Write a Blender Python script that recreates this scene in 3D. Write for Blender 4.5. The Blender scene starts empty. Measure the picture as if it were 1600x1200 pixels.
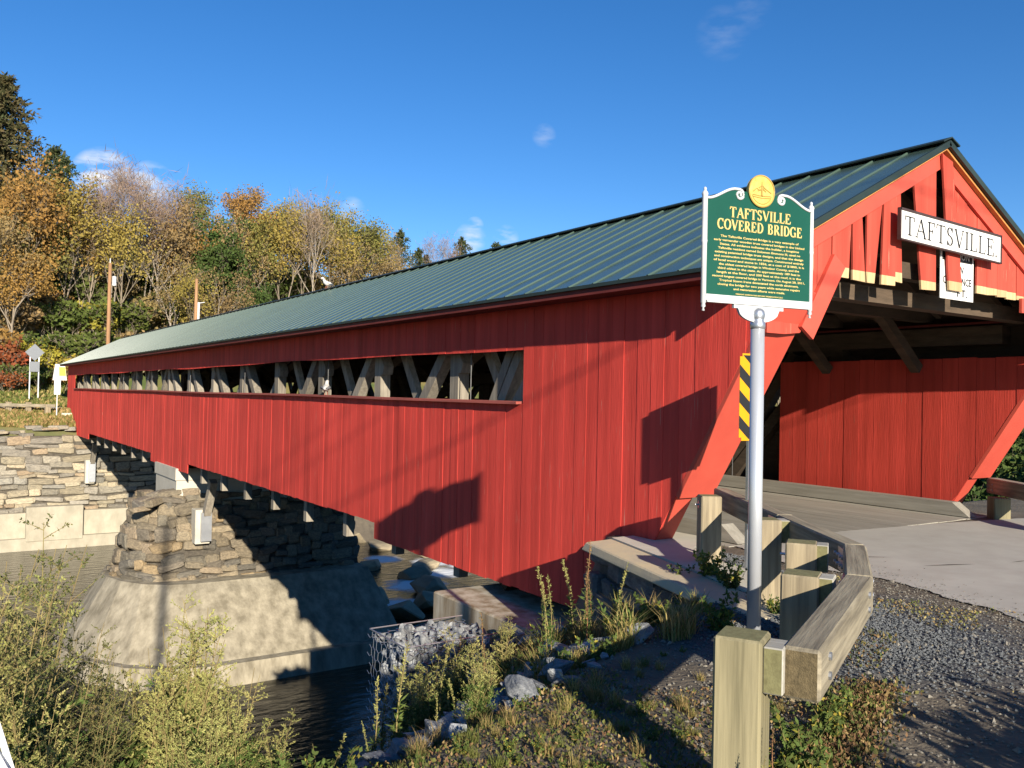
import bpy, bmesh, math, random
from mathutils import Vector, Matrix, Quaternion
R = math.radians
random.seed(7)
sc = bpy.context.scene
COL = sc.collection

# ------------------------------------------------------------------ camera, sky, sun, exposure
CAM_H = 1.9
cam_d = bpy.data.cameras.new('camera'); cam = bpy.data.objects.new('camera', cam_d); COL.objects.link(cam)
cam_d.sensor_width = 36.0; cam_d.lens = 36.0 * 1350 / 1600; cam_d.clip_end = 5000; cam_d.clip_start = 0.05
YAW, PITCH, ROLL = R(33.97), R(0.81), R(1.2)
cam.matrix_world = (Matrix.Translation((0, 0, CAM_H)) @ Matrix.Rotation(-YAW, 4, 'Z') @
                    Matrix.Rotation(math.pi / 2 + PITCH, 4, 'X') @ Matrix.Rotation(ROLL, 4, 'Z'))
sc.camera = cam
SUN_AZ, SUN_EL = 14.5, 18.6          # light travels towards +Y, 14.5 degrees to +X
sc.world = bpy.data.worlds.new('World'); sc.world.use_nodes = True
wn = sc.world.node_tree; wn.nodes.clear()
def wnode(t, **kw):
    n = wn.nodes.new(t)
    for k, v in kw.items(): setattr(n, k, v)
    return n
sky = wnode('ShaderNodeTexSky'); sky.sky_type = 'NISHITA'; sky.sun_disc = False
sky.sun_elevation = R(SUN_EL); sky.sun_rotation = R(180 + SUN_AZ)
sky.altitude = 900; sky.air_density = 0.9; sky.dust_density = 0.0; sky.ozone_density = 3.0
bg = wnode('ShaderNodeBackground'); bg.inputs['Strength'].default_value = 0.08
wo = wnode('ShaderNodeOutputWorld')
tc = wnode('ShaderNodeTexCoord')
nz = wnode('ShaderNodeTexNoise'); nz.inputs['Scale'].default_value = 38; nz.inputs['Detail'].default_value = 7
mp = wnode('ShaderNodeMapping'); mp.inputs['Scale'].default_value = (1, 1, 3.0)
wn.links.new(tc.outputs['Generated'], mp.inputs['Vector']); wn.links.new(mp.outputs[0], nz.inputs['Vector'])
def px_dir(x, y):                      # direction of a small cloud in the sky
    v = Vector(((x - 800), -(y - 600), -1350)).normalized()
    return (cam.matrix_world.to_3x3() @ v).normalized()
total = None
for (x, y, rad, k) in ((162, 280, 1.9, .95), (235, 290, 1.5, .55), (850, 212, .8, .15), (742, 352, .6, .4), (735, 373, 1.1, .42), (1130, 52, 1.7, .055), (550, 328, .9, .25), (1175, 15, 1.2, .05), (790, 372, .9, .4)):
    d = px_dir(x, y)
    dn = wnode('ShaderNodeVectorMath', operation='DOT_PRODUCT'); dn.inputs[1].default_value = d
    nrm = wnode('ShaderNodeVectorMath', operation='NORMALIZE')
    wn.links.new(tc.outputs['Generated'], nrm.inputs[0]); wn.links.new(nrm.outputs[0], dn.inputs[0])
    mr = wnode('ShaderNodeMapRange'); mr.inputs[1].default_value = math.cos(R(rad)); mr.inputs[2].default_value = 1.0
    mr.inputs[3].default_value = 0; mr.inputs[4].default_value = k; wn.links.new(dn.outputs['Value'], mr.inputs[0])
    if total is None: total = mr.outputs[0]
    else:
        a = wnode('ShaderNodeMath', operation='MAXIMUM'); wn.links.new(total, a.inputs[0]); wn.links.new(mr.outputs[0], a.inputs[1]); total = a.outputs[0]
cr = wnode('ShaderNodeMapRange'); cr.inputs[1].default_value = .36; cr.inputs[2].default_value = .68; wn.links.new(nz.outputs['Fac'], cr.inputs[0])
mm = wnode('ShaderNodeMath', operation='MULTIPLY'); wn.links.new(total, mm.inputs[0]); wn.links.new(cr.outputs[0], mm.inputs[1])
m3 = wnode('ShaderNodeMath', operation='MULTIPLY'); m3.use_clamp = True; m3.inputs[1].default_value = 1.6; wn.links.new(mm.outputs[0], m3.inputs[0])
hs = wnode('ShaderNodeHueSaturation'); hs.inputs['Saturation'].default_value = 1.26; hs.inputs['Hue'].default_value = .506
wn.links.new(sky.outputs[0], hs.inputs['Color'])
mx = wnode('ShaderNodeMix', data_type='RGBA'); mx.inputs['B'].default_value = (6.2, 6.3, 6.5, 1)
wn.links.new(m3.outputs[0], mx.inputs['Factor']); wn.links.new(hs.outputs[0], mx.inputs['A'])
wn.links.new(mx.outputs['Result'], bg.inputs['Color']); wn.links.new(bg.outputs[0], wo.inputs[0])
sun_d = bpy.data.lights.new('sun', 'SUN'); sun_d.energy = 5.0; sun_d.angle = R(0.53); sun_d.color = (1.0, 0.90, 0.75)
sun = bpy.data.objects.new('sun', sun_d); COL.objects.link(sun)
_l = Vector((math.sin(R(SUN_AZ)) * math.cos(R(SUN_EL)), math.cos(R(SUN_AZ)) * math.cos(R(SUN_EL)), -math.sin(R(SUN_EL))))
sun.rotation_euler = _l.to_track_quat('-Z', 'Y').to_euler(); sun.location = (-10, -30, 20)
sc.view_settings.view_transform = 'Standard'; sc.view_settings.look = 'None'
sc.view_settings.exposure = 1.0; sc.view_settings.gamma = 1.0

# ------------------------------------------------------------------ materials
def mat(name, c1, c2=None, rough=.8, scale=6., stretch=(1, 1, 1), bump=.25, bscale=None, rnd=.12, spec=.3, metal=0., detail=6., c3=None, rough_var=0., huernd=0., bdist=.02):
    m = bpy.data.materials.new(name); m.use_nodes = True
    nt = m.node_tree; N = nt.nodes; L = nt.links
    b = N['Principled BSDF']; b.inputs['Roughness'].default_value = rough; b.inputs['Metallic'].default_value = metal
    b.inputs['Specular IOR Level'].default_value = spec
    c2 = c2 or tuple(v * .75 for v in c1)
    t = N.new('ShaderNodeTexCoord'); oi = N.new('ShaderNodeObjectInfo')
    sm = N.new('ShaderNodeVectorMath'); sm.operation = 'SCALE'; sm.inputs[0].default_value = (31.7, 17.3, 23.1)
    L.new(oi.outputs['Random'], sm.inputs['Scale'])
    ad = N.new('ShaderNodeVectorMath'); ad.operation = 'ADD'; L.new(t.outputs['Object'], ad.inputs[0]); L.new(sm.outputs[0], ad.inputs[1])
    mp = N.new('ShaderNodeMapping'); mp.inputs['Scale'].default_value = stretch; L.new(ad.outputs[0], mp.inputs[0])
    n = N.new('ShaderNodeTexNoise'); n.inputs['Scale'].default_value = scale; n.inputs['Detail'].default_value = detail; n.inputs['Roughness'].default_value = .62
    L.new(mp.outputs[0], n.inputs['Vector'])
    r = N.new('ShaderNodeValToRGB'); r.color_ramp.elements[0].position = .34; r.color_ramp.elements[1].position = .66
    r.color_ramp.elements[0].color = (*c2, 1); r.color_ramp.elements[1].color = (*c1, 1)
    if c3:
        e = r.color_ramp.elements.new(.74); e.color = (*c3, 1)
    L.new(n.outputs['Fac'], r.inputs[0])
    h = N.new('ShaderNodeHueSaturation'); L.new(r.outputs[0], h.inputs['Color'])
    mr = N.new('ShaderNodeMapRange'); mr.inputs[3].default_value = 1 - rnd; mr.inputs[4].default_value = 1 + rnd
    L.new(oi.outputs['Random'], mr.inputs[0]); L.new(mr.outputs[0], h.inputs['Value'])
    if huernd:
        ml = N.new('ShaderNodeMath'); ml.operation = 'MULTIPLY'; ml.inputs[1].default_value = 7.13; L.new(oi.outputs['Random'], ml.inputs[0])
        fr = N.new('ShaderNodeMath'); fr.operation = 'FRACT'; L.new(ml.outputs[0], fr.inputs[0])
        m2 = N.new('ShaderNodeMapRange'); m2.inputs[3].default_value = .5 - huernd; m2.inputs[4].default_value = .5 + huernd
        L.new(fr.outputs[0], m2.inputs[0]); L.new(m2.outputs[0], h.inputs['Hue'])
    L.new(h.outputs[0], b.inputs['Base Color'])
    if bump:
        nb = N.new('ShaderNodeTexNoise'); nb.inputs['Scale'].default_value = bscale or scale * 3; nb.inputs['Detail'].default_value = 8
        L.new(mp.outputs[0], nb.inputs['Vector'])
        bp = N.new('ShaderNodeBump'); bp.inputs['Strength'].default_value = bump; bp.inputs['Distance'].default_value = bdist
        L.new(nb.outputs['Fac'], bp.inputs['Height']); L.new(bp.outputs[0], b.inputs['Normal'])
    if rough_var:
        m4 = N.new('ShaderNodeMapRange'); m4.inputs[3].default_value = rough - rough_var; m4.inputs[4].default_value = rough + rough_var
        L.new(n.outputs['Fac'], m4.inputs[0]); L.new(m4.outputs[0], b.inputs['Roughness'])
    return m
def stone_mat(name, cols, rnd=.25):
    """stone whose colour comes from a palette picked per stone"""
    m = mat(name, (.3, .28, .22), rough=.9, scale=7, bump=.55, bscale=11, rnd=rnd, bdist=.04)
    nt = m.node_tree; N = nt.nodes; L = nt.links
    oi = [n for n in N if n.type == 'OBJECT_INFO'][0]; h = [n for n in N if n.type == 'HUE_SAT'][0]
    old = h.inputs['Color'].links[0].from_socket
    r = N.new('ShaderNodeValToRGB'); r.color_ramp.interpolation = 'CONSTANT'
    ml = N.new('ShaderNodeMath'); ml.operation = 'MULTIPLY'; ml.inputs[1].default_value = 13.7; L.new(oi.outputs['Random'], ml.inputs[0])
    fr = N.new('ShaderNodeMath'); fr.operation = 'FRACT'; L.new(ml.outputs[0], fr.inputs[0]); L.new(fr.outputs[0], r.inputs[0])
    els = r.color_ramp.elements
    while len(els) < len(cols): els.new(.5)
    for i, c in enumerate(cols): els[i].position = i / len(cols); els[i].color = (*c, 1)
    mx = N.new('ShaderNodeMix'); mx.data_type = 'RGBA'; mx.blend_type = 'MULTIPLY'; mx.inputs['Factor'].default_value = 1
    nn = [n for n in N if n.type == 'TEX_NOISE'][0]
    r2 = N.new('ShaderNodeValToRGB'); r2.color_ramp.elements[0].position = .3; r2.color_ramp.elements[1].position = .7
    r2.color_ramp.elements[0].color = (.5, .5, .52, 1); r2.color_ramp.elements[1].color = (1.25, 1.22, 1.15, 1)
    L.new(nn.outputs['Fac'], r2.inputs[0]); L.new(r.outputs[0], mx.inputs['A']); L.new(r2.outputs[0], mx.inputs['B'])
    L.new(mx.outputs['Result'], h.inputs['Color'])
    return m
def paint_wall_mat(name, c1, c2, bare):
    """barn paint: vertical grain, cloudy fading and small chipped streaks of bare wood"""
    m = mat(name, c1, c2, rough=.78, scale=9, stretch=(1, 1, .07), bump=.5, bscale=55, rnd=.08, spec=.15, bdist=.008)
    nt = m.node_tree; N = nt.nodes; L = nt.links
    h = [n for n in N if n.type == 'HUE_SAT'][0]; b = N['Principled BSDF']
    t = [n for n in N if n.type == 'TEX_COORD'][0]; mp0 = [n for n in N if n.type == 'MAPPING'][0]
    n = N.new('ShaderNodeTexNoise'); n.inputs['Scale'].default_value = .55; n.inputs['Detail'].default_value = 4; L.new(t.outputs['Object'], n.inputs['Vector'])
    mr = N.new('ShaderNodeMapRange'); mr.inputs[1].default_value = .3; mr.inputs[2].default_value = .7; mr.inputs[3].default_value = .86; mr.inputs[4].default_value = 1.06; L.new(n.outputs['Fac'], mr.inputs[0])
    mu = N.new('ShaderNodeMix'); mu.data_type = 'RGBA'; mu.blend_type = 'MULTIPLY'; mu.inputs['Factor'].default_value = 1
    L.new(h.outputs[0], mu.inputs['A']); L.new(mr.outputs[0], mu.inputs['B'])
    ms = N.new('ShaderNodeMapping'); ms.inputs['Scale'].default_value = (5, 5, .22); L.new(t.outputs['Object'], ms.inputs[0])
    ns = N.new('ShaderNodeTexNoise'); ns.inputs['Scale'].default_value = 1; ns.inputs['Detail'].default_value = 5; L.new(ms.outputs[0], ns.inputs['Vector'])
    rs = N.new('ShaderNodeMapRange'); rs.inputs[1].default_value = .3; rs.inputs[2].default_value = .6; rs.inputs[3].default_value = .78; rs.inputs[4].default_value = 1.04; L.new(ns.outputs['Fac'], rs.inputs[0])
    mu2 = N.new('ShaderNodeMix'); mu2.data_type = 'RGBA'; mu2.blend_type = 'MULTIPLY'; mu2.inputs['Factor'].default_value = 1; L.new(mu.outputs['Result'], mu2.inputs['A']); L.new(rs.outputs[0], mu2.inputs['B']); mu = mu2
    n2 = N.new('ShaderNodeTexNoise'); n2.inputs['Scale'].default_value = 1; n2.inputs['Detail'].default_value = 3
    mq = N.new('ShaderNodeMapping'); mq.inputs['Scale'].default_value = (95, 95, 1.6); L.new(mp0.inputs[0].links[0].from_socket, mq.inputs[0]); L.new(mq.outputs[0], n2.inputs['Vector'])
    r = N.new('ShaderNodeValToRGB'); r.color_ramp.elements[0].position = .70; r.color_ramp.elements[1].position = .735; L.new(n2.outputs['Fac'], r.inputs[0])
    mx = N.new('ShaderNodeMix'); mx.data_type = 'RGBA'; mx.inputs['B'].default_value = (*bare, 1)
    L.new(r.outputs[0], mx.inputs['Factor']); L.new(mu.outputs['Result'], mx.inputs['A']); L.new(mx.outputs['Result'], b.inputs['Base Color'])
    return m
def leaf_mat(name, c1, c2, rnd=.12, scale=1.2, huernd=.012):
    m = mat(name, c1, c2, rough=.75, scale=scale, bump=0, rnd=rnd, spec=.15, detail=3, huernd=huernd)
    nt = m.node_tree; N = nt.nodes; L = nt.links
    b = N['Principled BSDF']; out = [n for n in N if n.type == 'OUTPUT_MATERIAL'][0]
    src = b.inputs['Base Color'].links[0].from_socket
    tr = N.new('ShaderNodeBsdfTranslucent'); L.new(src, tr.inputs['Color'])
    mx = N.new('ShaderNodeMixShader'); mx.inputs[0].default_value = .25
    L.new(b.outputs[0], mx.inputs[1]); L.new(tr.outputs[0], mx.inputs[2]); L.new(mx.outputs[0], out.inputs[0])
    return m
RED = paint_wall_mat('red_barn_paint_lit', (.66, .070, .052), (.60, .060, .045), (.52, .30, .22))  # same paint as the gable, lightened in colour to stand in for light
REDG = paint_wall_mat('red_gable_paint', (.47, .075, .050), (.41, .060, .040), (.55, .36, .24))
REDT = mat('red_trim_paint', (.49, .075, .048), (.45, .065, .042), rough=.55, scale=3, bump=.1, bscale=40, rnd=.04, bdist=.004)
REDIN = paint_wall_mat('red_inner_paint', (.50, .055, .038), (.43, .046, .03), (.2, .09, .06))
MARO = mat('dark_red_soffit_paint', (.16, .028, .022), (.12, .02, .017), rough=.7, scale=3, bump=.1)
RAW = mat('raw_pine', (.50, .37, .20), (.40, .28, .14), rough=.8, scale=14, stretch=(1, 1, .1), bump=.25, bdist=.005)
GREYW = mat('weathered_grey_timber', (.27, .24, .19), (.16, .14, .11), rough=.85, scale=14, stretch=(1, 1, .08), bump=.4, rnd=.2, bdist=.006)
GREYY = mat('weathered_grey_plank', (.30, .28, .235), (.21, .195, .16), rough=.85, scale=14, stretch=(1, .06, 1), bump=.4, rnd=.15, bdist=.006)
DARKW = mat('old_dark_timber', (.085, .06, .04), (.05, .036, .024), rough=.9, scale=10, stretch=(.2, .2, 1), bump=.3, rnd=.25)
TREAT = mat('treated_green_post_timber', (.275, .24, .14), (.13, .115, .065), rough=.8, scale=16, stretch=(1, 1, .05), bump=.6, rnd=.13, bdist=.005)
TREATL = mat('treated_pale_post_timber', (.32, .265, .17), (.16, .13, .085), rough=.8, scale=16, stretch=(1, 1, .05), bump=.6, rnd=.1, bdist=.005)
ENDG = mat('dark_end_grain', (.15, .115, .06), (.08, .062, .032), rough=.9, scale=45, bump=.7, bdist=.006, c3=(.30, .24, .12))
ENDO = mat('olive_end_grain', (.19, .18, .085), (.13, .12, .055), rough=.9, scale=30, bump=.4, bdist=.004)
RAIL = mat('weathered_rail_timber', (.31, .27, .19), (.14, .12, .085), rough=.85, scale=20, stretch=(.07, 1, 1), bump=.5, rnd=.06, bdist=.008)
BLOCKW = mat('pale_grey_blockout_timber', (.40, .38, .33), (.26, .25, .21), rough=.85, scale=26, stretch=(1, .08, 1), bump=.4, bdist=.005)
ROOF = mat('green_metal_roof', (.056, .090, .070), (.048, .078, .06), rough=.26, scale=.7, bump=.10, bscale=1.1, rnd=.05, spec=.75, bdist=.02)
ROOFD = mat('dark_roof_edge_metal', (.022, .036, .032), rough=.5, scale=3, bump=0)
CONC = mat('pale_concrete', (.38, .345, .265), (.27, .245, .185), rough=.9, scale=1.6, stretch=(1, 1, .55), bump=.3, bscale=30, rnd=.03, detail=9, bdist=.008)
CONCW = mat('fresh_concrete', (.50, .47, .39), (.42, .39, .32), rough=.9, scale=1.3, bump=.2, bscale=25, rnd=.02, bdist=.006)
CONCB = mat('streaked_pier_concrete', (.33, .295, .22), (.16, .14, .10), rough=.92, scale=1.9, stretch=(1.4, 1.4, .16), bump=.6, bscale=9, rnd=0, detail=10, bdist=.03)
CONCS = mat('stained_concrete', (.44, .40, .32), (.20, .15, .09), rough=.9, scale=3.2, stretch=(1.6, 1.6, .25), bump=.3, bscale=24, rnd=.02, bdist=.008)
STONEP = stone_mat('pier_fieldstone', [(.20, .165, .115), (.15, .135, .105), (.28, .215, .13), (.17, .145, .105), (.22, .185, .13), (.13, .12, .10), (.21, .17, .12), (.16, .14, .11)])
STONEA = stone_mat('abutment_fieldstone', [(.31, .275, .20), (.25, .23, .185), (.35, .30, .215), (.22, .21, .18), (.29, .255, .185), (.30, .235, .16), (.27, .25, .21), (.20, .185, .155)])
MORT = mat('dark_mortar', (.12, .105, .08), (.06, .052, .042), rough=.95, scale=5, bump=.6, bdist=.05)
SLATE = mat('blue_grey_slate', (.26, .27, .275), (.12, .13, .14), rough=.75, scale=5, stretch=(1, 1, 3), bump=.6, bscale=9, rnd=.35, spec=.4, bdist=.03)
ROCKT = mat('tan_river_rock', (.34, .28, .18), (.21, .175, .12), rough=.85, scale=3, bump=.5, rnd=.25, bdist=.05)
GALV = mat('galvanised_steel', (.52, .54, .57), (.43, .45, .48), rough=.38, scale=4, metal=.85, bump=.03, rnd=.02)
GALVP = mat('silver_painted_pole', (.50, .52, .55), (.46, .48, .51), rough=.3, scale=2.5, metal=.45, bump=.02, rnd=.02)
WHITEP = mat('white_painted_frame', (.52, .53, .54), (.44, .45, .46), rough=.4, scale=5, bump=.03, rnd=.02)
WHITES = mat('white_sign_board', (.66, .65, .62), (.60, .59, .565), rough=.55, scale=2, bump=.02, rnd=.02)
BLACK = mat('black_sign_paint', (.015, .015, .016), rough=.5, bump=0, rnd=0)
GREENS = mat('green_marker_enamel', (.006, .066, .038), (.005, .056, .032), rough=.3, scale=2, bump=0, rnd=0, spec=.5)
GOLD = mat('gold_lettering', (.58, .45, .17), (.50, .38, .13), rough=.4, scale=20, bump=0, rnd=0)
GOLDS = mat('gold_relief_seal', (.60, .44, .12), (.42, .29, .06), rough=.45, scale=14, bump=1., bscale=16, rnd=0, bdist=.01)
YELL = mat('yellow_reflective_sheet', (.56, .27, .004), (.52, .245, .004), rough=.45, bump=0, rnd=0)
LEMON = mat('lemon_panel', (.80, .66, .05), rough=.5, bump=0, rnd=0)
ASPH = mat('pale_worn_asphalt', (.40, .38, .335), (.335, .315, .275), rough=.92, scale=1.5, bump=.5, bscale=140, rnd=.02, detail=10, bdist=.006)
TAR = mat('dark_crack_filler', (.06, .055, .05), rough=.8, bump=.1)
POLEW = mat('brown_utility_pole_wood', (.36, .20, .10), (.25, .14, .07), rough=.9, scale=6, stretch=(1, 1, .1), bump=.2)
BARK = mat('grey_brown_bark', (.25, .205, .15), (.14, .115, .085), rough=.95, scale=4, stretch=(1, 1, .3), bump=.5, rnd=.25, bdist=.04)
BARKL = mat('pale_grey_bark', (.31, .265, .21), (.21, .18, .145), rough=.95, scale=4, bump=.3, rnd=.15)
LV = dict(
    orange=leaf_mat('orange_leaves', (.35, .20, .055), (.23, .14, .042)),
    gold=leaf_mat('golden_leaves', (.36, .265, .065), (.22, .175, .045)),
    brown=leaf_mat('tan_brown_leaves', (.30, .215, .09), (.20, .145, .06)),
    olive=leaf_mat('olive_leaves', (.215, .205, .055), (.13, .135, .036)),
    green=leaf_mat('green_leaves', (.085, .13, .032), (.05, .085, .022)),
    pine=leaf_mat('pine_needles', (.085, .105, .04), (.045, .062, .026)),
    rust=leaf_mat('rust_conifer_needles', (.125, .10, .042), (.055, .07, .03)),
    bare=leaf_mat('pale_bare_twigs', (.34, .24, .17), (.25, .18, .135)),
    red=leaf_mat('red_sumac_leaves', (.33, .075, .035), (.22, .08, .03)),
    yellow=leaf_mat('yellow_shrub_leaves', (.38, .31, .045), (.22, .20, .035)),
    bush=leaf_mat('bush_green_leaves', (.12, .15, .035), (.065, .09, .02)),
    weed=leaf_mat('pale_weed_plumes', (.40, .375, .13), (.24, .255, .075), scale=3),
    weedg=leaf_mat('green_weed_leaves', (.11, .155, .036), (.06, .09, .024), scale=3),
    weedd=leaf_mat('dark_olive_weed_leaves', (.17, .17, .055), (.085, .10, .034), scale=3),
    seed=leaf_mat('brown_seed_heads', (.26, .18, .075), (.16, .11, .05), scale=3),
    dry=leaf_mat('dry_grass_blades', (.42, .32, .13), (.28, .20, .08), scale=2),
    grass=leaf_mat('green_grass_blades', (.13, .165, .04), (.20, .17, .055), scale=.8),
    litter=leaf_mat('brown_ground_litter', (.26, .155, .07), (.15, .10, .05), scale=2),
)
STEM = mat('weed_stem', (.24, .20, .075), (.17, .12, .05), rough=.8, bump=0)
STEMR = mat('reddish_weed_stem', (.27, .13, .06), (.19, .09, .045), rough=.8, bump=0)

# ------------------------------------------------------------------ helpers
class Geo:
    def __init__(s): s.v = []; s.f = []; s.m = []
    def quad(s, a, b, c, d, mi=0):
        n = len(s.v); s.v += [a, b, c, d]; s.f.append((n, n + 1, n + 2, n + 3)); s.m.append(mi)
    def poly(s, pts, mi=0):
        n = len(s.v); s.v += pts; s.f.append(tuple(range(n, n + len(pts)))); s.m.append(mi)
    def hexa(s, p, mi=0):            # 8 corners: bottom ring 0-3, top ring 4-7
        n = len(s.v); s.v += [tuple(q) for q in p]
        for f in ((3, 2, 1, 0), (4, 5, 6, 7), (0, 1, 5, 4), (1, 2, 6, 5), (2, 3, 7, 6), (3, 0, 4, 7)):
            s.f.append(tuple(n + i for i in f)); s.m.append(mi)
    def box(s, x0, x1, y0, y1, z0, z1, mi=0):
        s.hexa([(x0, y0, z0), (x1, y0, z0), (x1, y1, z0), (x0, y1, z0), (x0, y0, z1), (x1, y0, z1), (x1, y1, z1), (x0, y1, z1)], mi)
    def beam(s, a, b, w, h, up=(0, 0, 1), mi=0):   # timber from a to b
        a = Vector(a); b = Vector(b); d = (b - a).normalized(); u = Vector(up)
        if abs(d.dot(u)) > .95: u = Vector((0, 1, 0))
        sd = d.cross(u).normalized(); u = sd.cross(d).normalized()
        p = []
        for q in (a, b):
            for i, j in ((-1, -1), (1, -1), (1, 1), (-1, 1)): p.append(q + sd * (i * w / 2) + u * (j * h / 2))
        s.hexa(p, mi)
    def tube(s, pts, rads, n=6, mi=0, cap=True):
        k = len(s.v); P = [Vector(p) for p in pts]
        for i, p in enumerate(P):
            d = (P[min(i + 1, len(P) - 1)] - P[max(i - 1, 0)]).normalized()
            a = d.orthogonal().normalized() if abs(d.z) < .99 else Vector((1, 0, 0))
            if abs(d.z) < .99: a = d.cross(Vector((0, 0, 1))).normalized()
            b = d.cross(a)
            r = rads[i] if not isinstance(rads, (int, float)) else rads
            for j in range(n):
                t = 2 * math.pi * j / n; s.v.append(tuple(p + a * (r * math.cos(t)) + b * (r * math.sin(t))))
        for i in range(len(P) - 1):
            for j in range(n):
                a0 = k + i * n + j; a1 = k + i * n + (j + 1) % n
                s.f.append((a0, a1, a1 + n, a0 + n)); s.m.append(mi)
        if cap:
            s.f.append(tuple(k + j for j in range(n))[::-1]); s.m.append(mi)
            s.f.append(tuple(k + (len(P) - 1) * n + j for j in range(n))); s.m.append(mi)
    def leaf(s, p, d, ln, w, tilt, mi=0):
        a = d.cross(tilt)
        if a.length < 1e-4: a = Vector((1, 0, 0))
        a = a.normalized() * (w / 2); m = p + d * (ln * .45)
        n = len(s.v); s.v += [tuple(p), tuple(m + a), tuple(p + d * ln), tuple(m - a)]
        s.f.append((n, n + 1, n + 2, n + 3)); s.m.append(mi)
    def mesh(s, name, mats, smooth=False):
        me = bpy.data.meshes.new(name); me.from_pydata([tuple(q) for q in s.v], [], s.f)
        for m in (mats if isinstance(mats, (list, tuple)) else [mats]): me.materials.append(m)
        if any(s.m): me.polygons.foreach_set('material_index', s.m)
        if smooth: me.polygons.foreach_set('use_smooth', [True] * len(me.polygons))
        me.update(); return me
def bevel_mesh(me, w, seg=1):
    bm = bmesh.new(); bm.from_mesh(me); bmesh.ops.remove_doubles(bm, verts=bm.verts, dist=1e-5)
    bmesh.ops.recalc_face_normals(bm, faces=bm.faces)
    bmesh.ops.bevel(bm, geom=[e for e in bm.edges if e.is_manifold and e.calc_face_angle(0) > .4], offset=w, segments=seg, affect='EDGES')
    bm.to_mesh(me); bm.free(); return me
def link(name, me, parent=None, loc=None, rot=None, scale=None):
    o = bpy.data.objects.new(name, me); COL.objects.link(o)
    if loc is not None: o.location = loc
    if rot is not None: o.rotation_euler = rot
    if scale is not None: o.scale = scale
    if parent is not None: o.parent = parent
    return o
def obj(name, geo, mats, parent=None, smooth=False, bevel=0, world=True):
    me = geo.mesh(name, mats, smooth)
    if bevel: bevel_mesh(me, bevel)
    o = link(name, me)
    if parent is not None:
        o.parent = parent
        if world: o.matrix_parent_inverse = WM[parent.name].inverted()
    WM[o.name] = Matrix.Identity(4)
    return o
WM = {}
def thing(name, label, cat, loc=(0, 0, 0), rotz=0, group=None):
    o = bpy.data.objects.new(name, None); COL.objects.link(o); o.location = loc; o.rotation_euler = (0, 0, rotz)
    o.empty_display_size = .1
    WM[o.name] = Matrix.Translation(loc) @ Matrix.Rotation(rotz, 4, 'Z')
    return tag(o, label, cat, group)
def tag(o, label, cat, group=None):
    o['label'] = label; o['category'] = cat
    if group: o['group'] = group
    return o
def kind(o, k): o['kind'] = k; return o
def copy_tree(o, loc, rotz=0, scale=None, parent=None):
    c = o.copy(); COL.objects.link(c)
    if parent is None:
        c.location = loc; c.rotation_euler = (0, 0, rotz)
        if scale: c.scale = scale if isinstance(scale, tuple) else (scale,) * 3
    else: c.parent = parent
    for ch in KIDS.get(o.name, ()): copy_tree(ch, None, parent=c)
    return c
KIDS = {}
def rv(a=1.): return Vector((random.uniform(-a, a), random.uniform(-a, a), random.uniform(-a, a)))
def runit():
    while True:
        v = rv()
        if .05 < v.length < 1: return v.normalized()
def sstep(x, a, b):
    t = max(0., min(1., (x - a) / (b - a))); return t * t * (3 - 2 * t)
from mathutils import noise as mnoise
def nse(x, y, s): return mnoise.noise(Vector((x * s, y * s, 3.7 * s)))

# ------------------------------------------------------------------ terrain
WATER = -8.3
def wing_x(Y): return 6.15 + (Y - 5.2) * .33
def ground(X, Y):
    rough = nse(X, Y, .7) * .06 + nse(X, Y, 2.3) * .02
    if Y < 40:                                     # near bank
        t = max(0., Y - 3.9 - .42 * (X - 2) if X > 2 else Y - 3.9)
        sl = (.56 - .18 * sstep(X - .5 * (Y - 5), 2.8, 4.3)) * (.35 + .65 * sstep(X, 1.5, 2.5)); g1 = -sl * t if t < 6 else -sl * 6 - .75 * (t - 6)
        d = .4305 * Y - .9026 * X
        drop = 0.
        if d > 0:
            k = sstep(Y, 3.6, 6.2)
            drop = k * (1.5 * min(d, .8) + .45 * max(0., min(d - .8, 2.)) + .9 * max(0., d - 2.8)) + (1 - k) * .22 * d
        drop *= 1 - .62 * (1 - sstep(X, 1.5, 2.4)) * (1 - sstep(Y, 6.2, 8.5))
        left = min(g1, 0) - drop
        if X < -2: left -= 0
        right = 0. if Y < 9.2 else -1.3 * (Y - 9.2)
        k = sstep(X, wing_x(Y) - .05, wing_x(Y) + .35) if Y < 13 else sstep(X, 7, 9)
        z = left * (1 - k) + right * k
        z += rough * (1.2 if z < -.15 else .18)
        return max(z, -9.4 + nse(X, Y, .25) * .7)
    f = 1 - .38 * sstep(X, 25, 110)
    if Y > 62.3 or X > 17:
        base = -.75 + .95 * sstep(Y, 62.3, 66.5) if X < 17 else .2
        road = .25
        z = base if Y < 66.5 else road
        if Y > 73:
            z = road + .16 * min(Y - 73, 8) + f * max(0, Y - 80) * .40
            if Y > 135: z = road + 1.28 + f * (22 + 12 * (1 - math.exp(-(Y - 135) / 60)))
            z += nse(X, Y, .06) * .8 * sstep(Y, 74, 90)
        if X > 17:
            z = min(z, -9 + max(0, Y - 54) * .8)
            z = max(z, -9.4 + nse(X, Y, .25) * .7)
        return z + rough
    return -9.3 + nse(X, Y, .25) * .5
def axis(pts):
    out = []
    for a, b, s in pts:
        n = max(1, int(round((b - a) / s))); out += [a + (b - a) * i / n for i in range(n)]
    return out + [pts[-1][1]]
XS = axis([(-600, -60, 45), (-60, -12, 6), (-12, -3, .6), (-3, 9, .11), (9, 20, .5), (20, 70, 3), (70, 160, 8), (160, 700, 60)])
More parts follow.
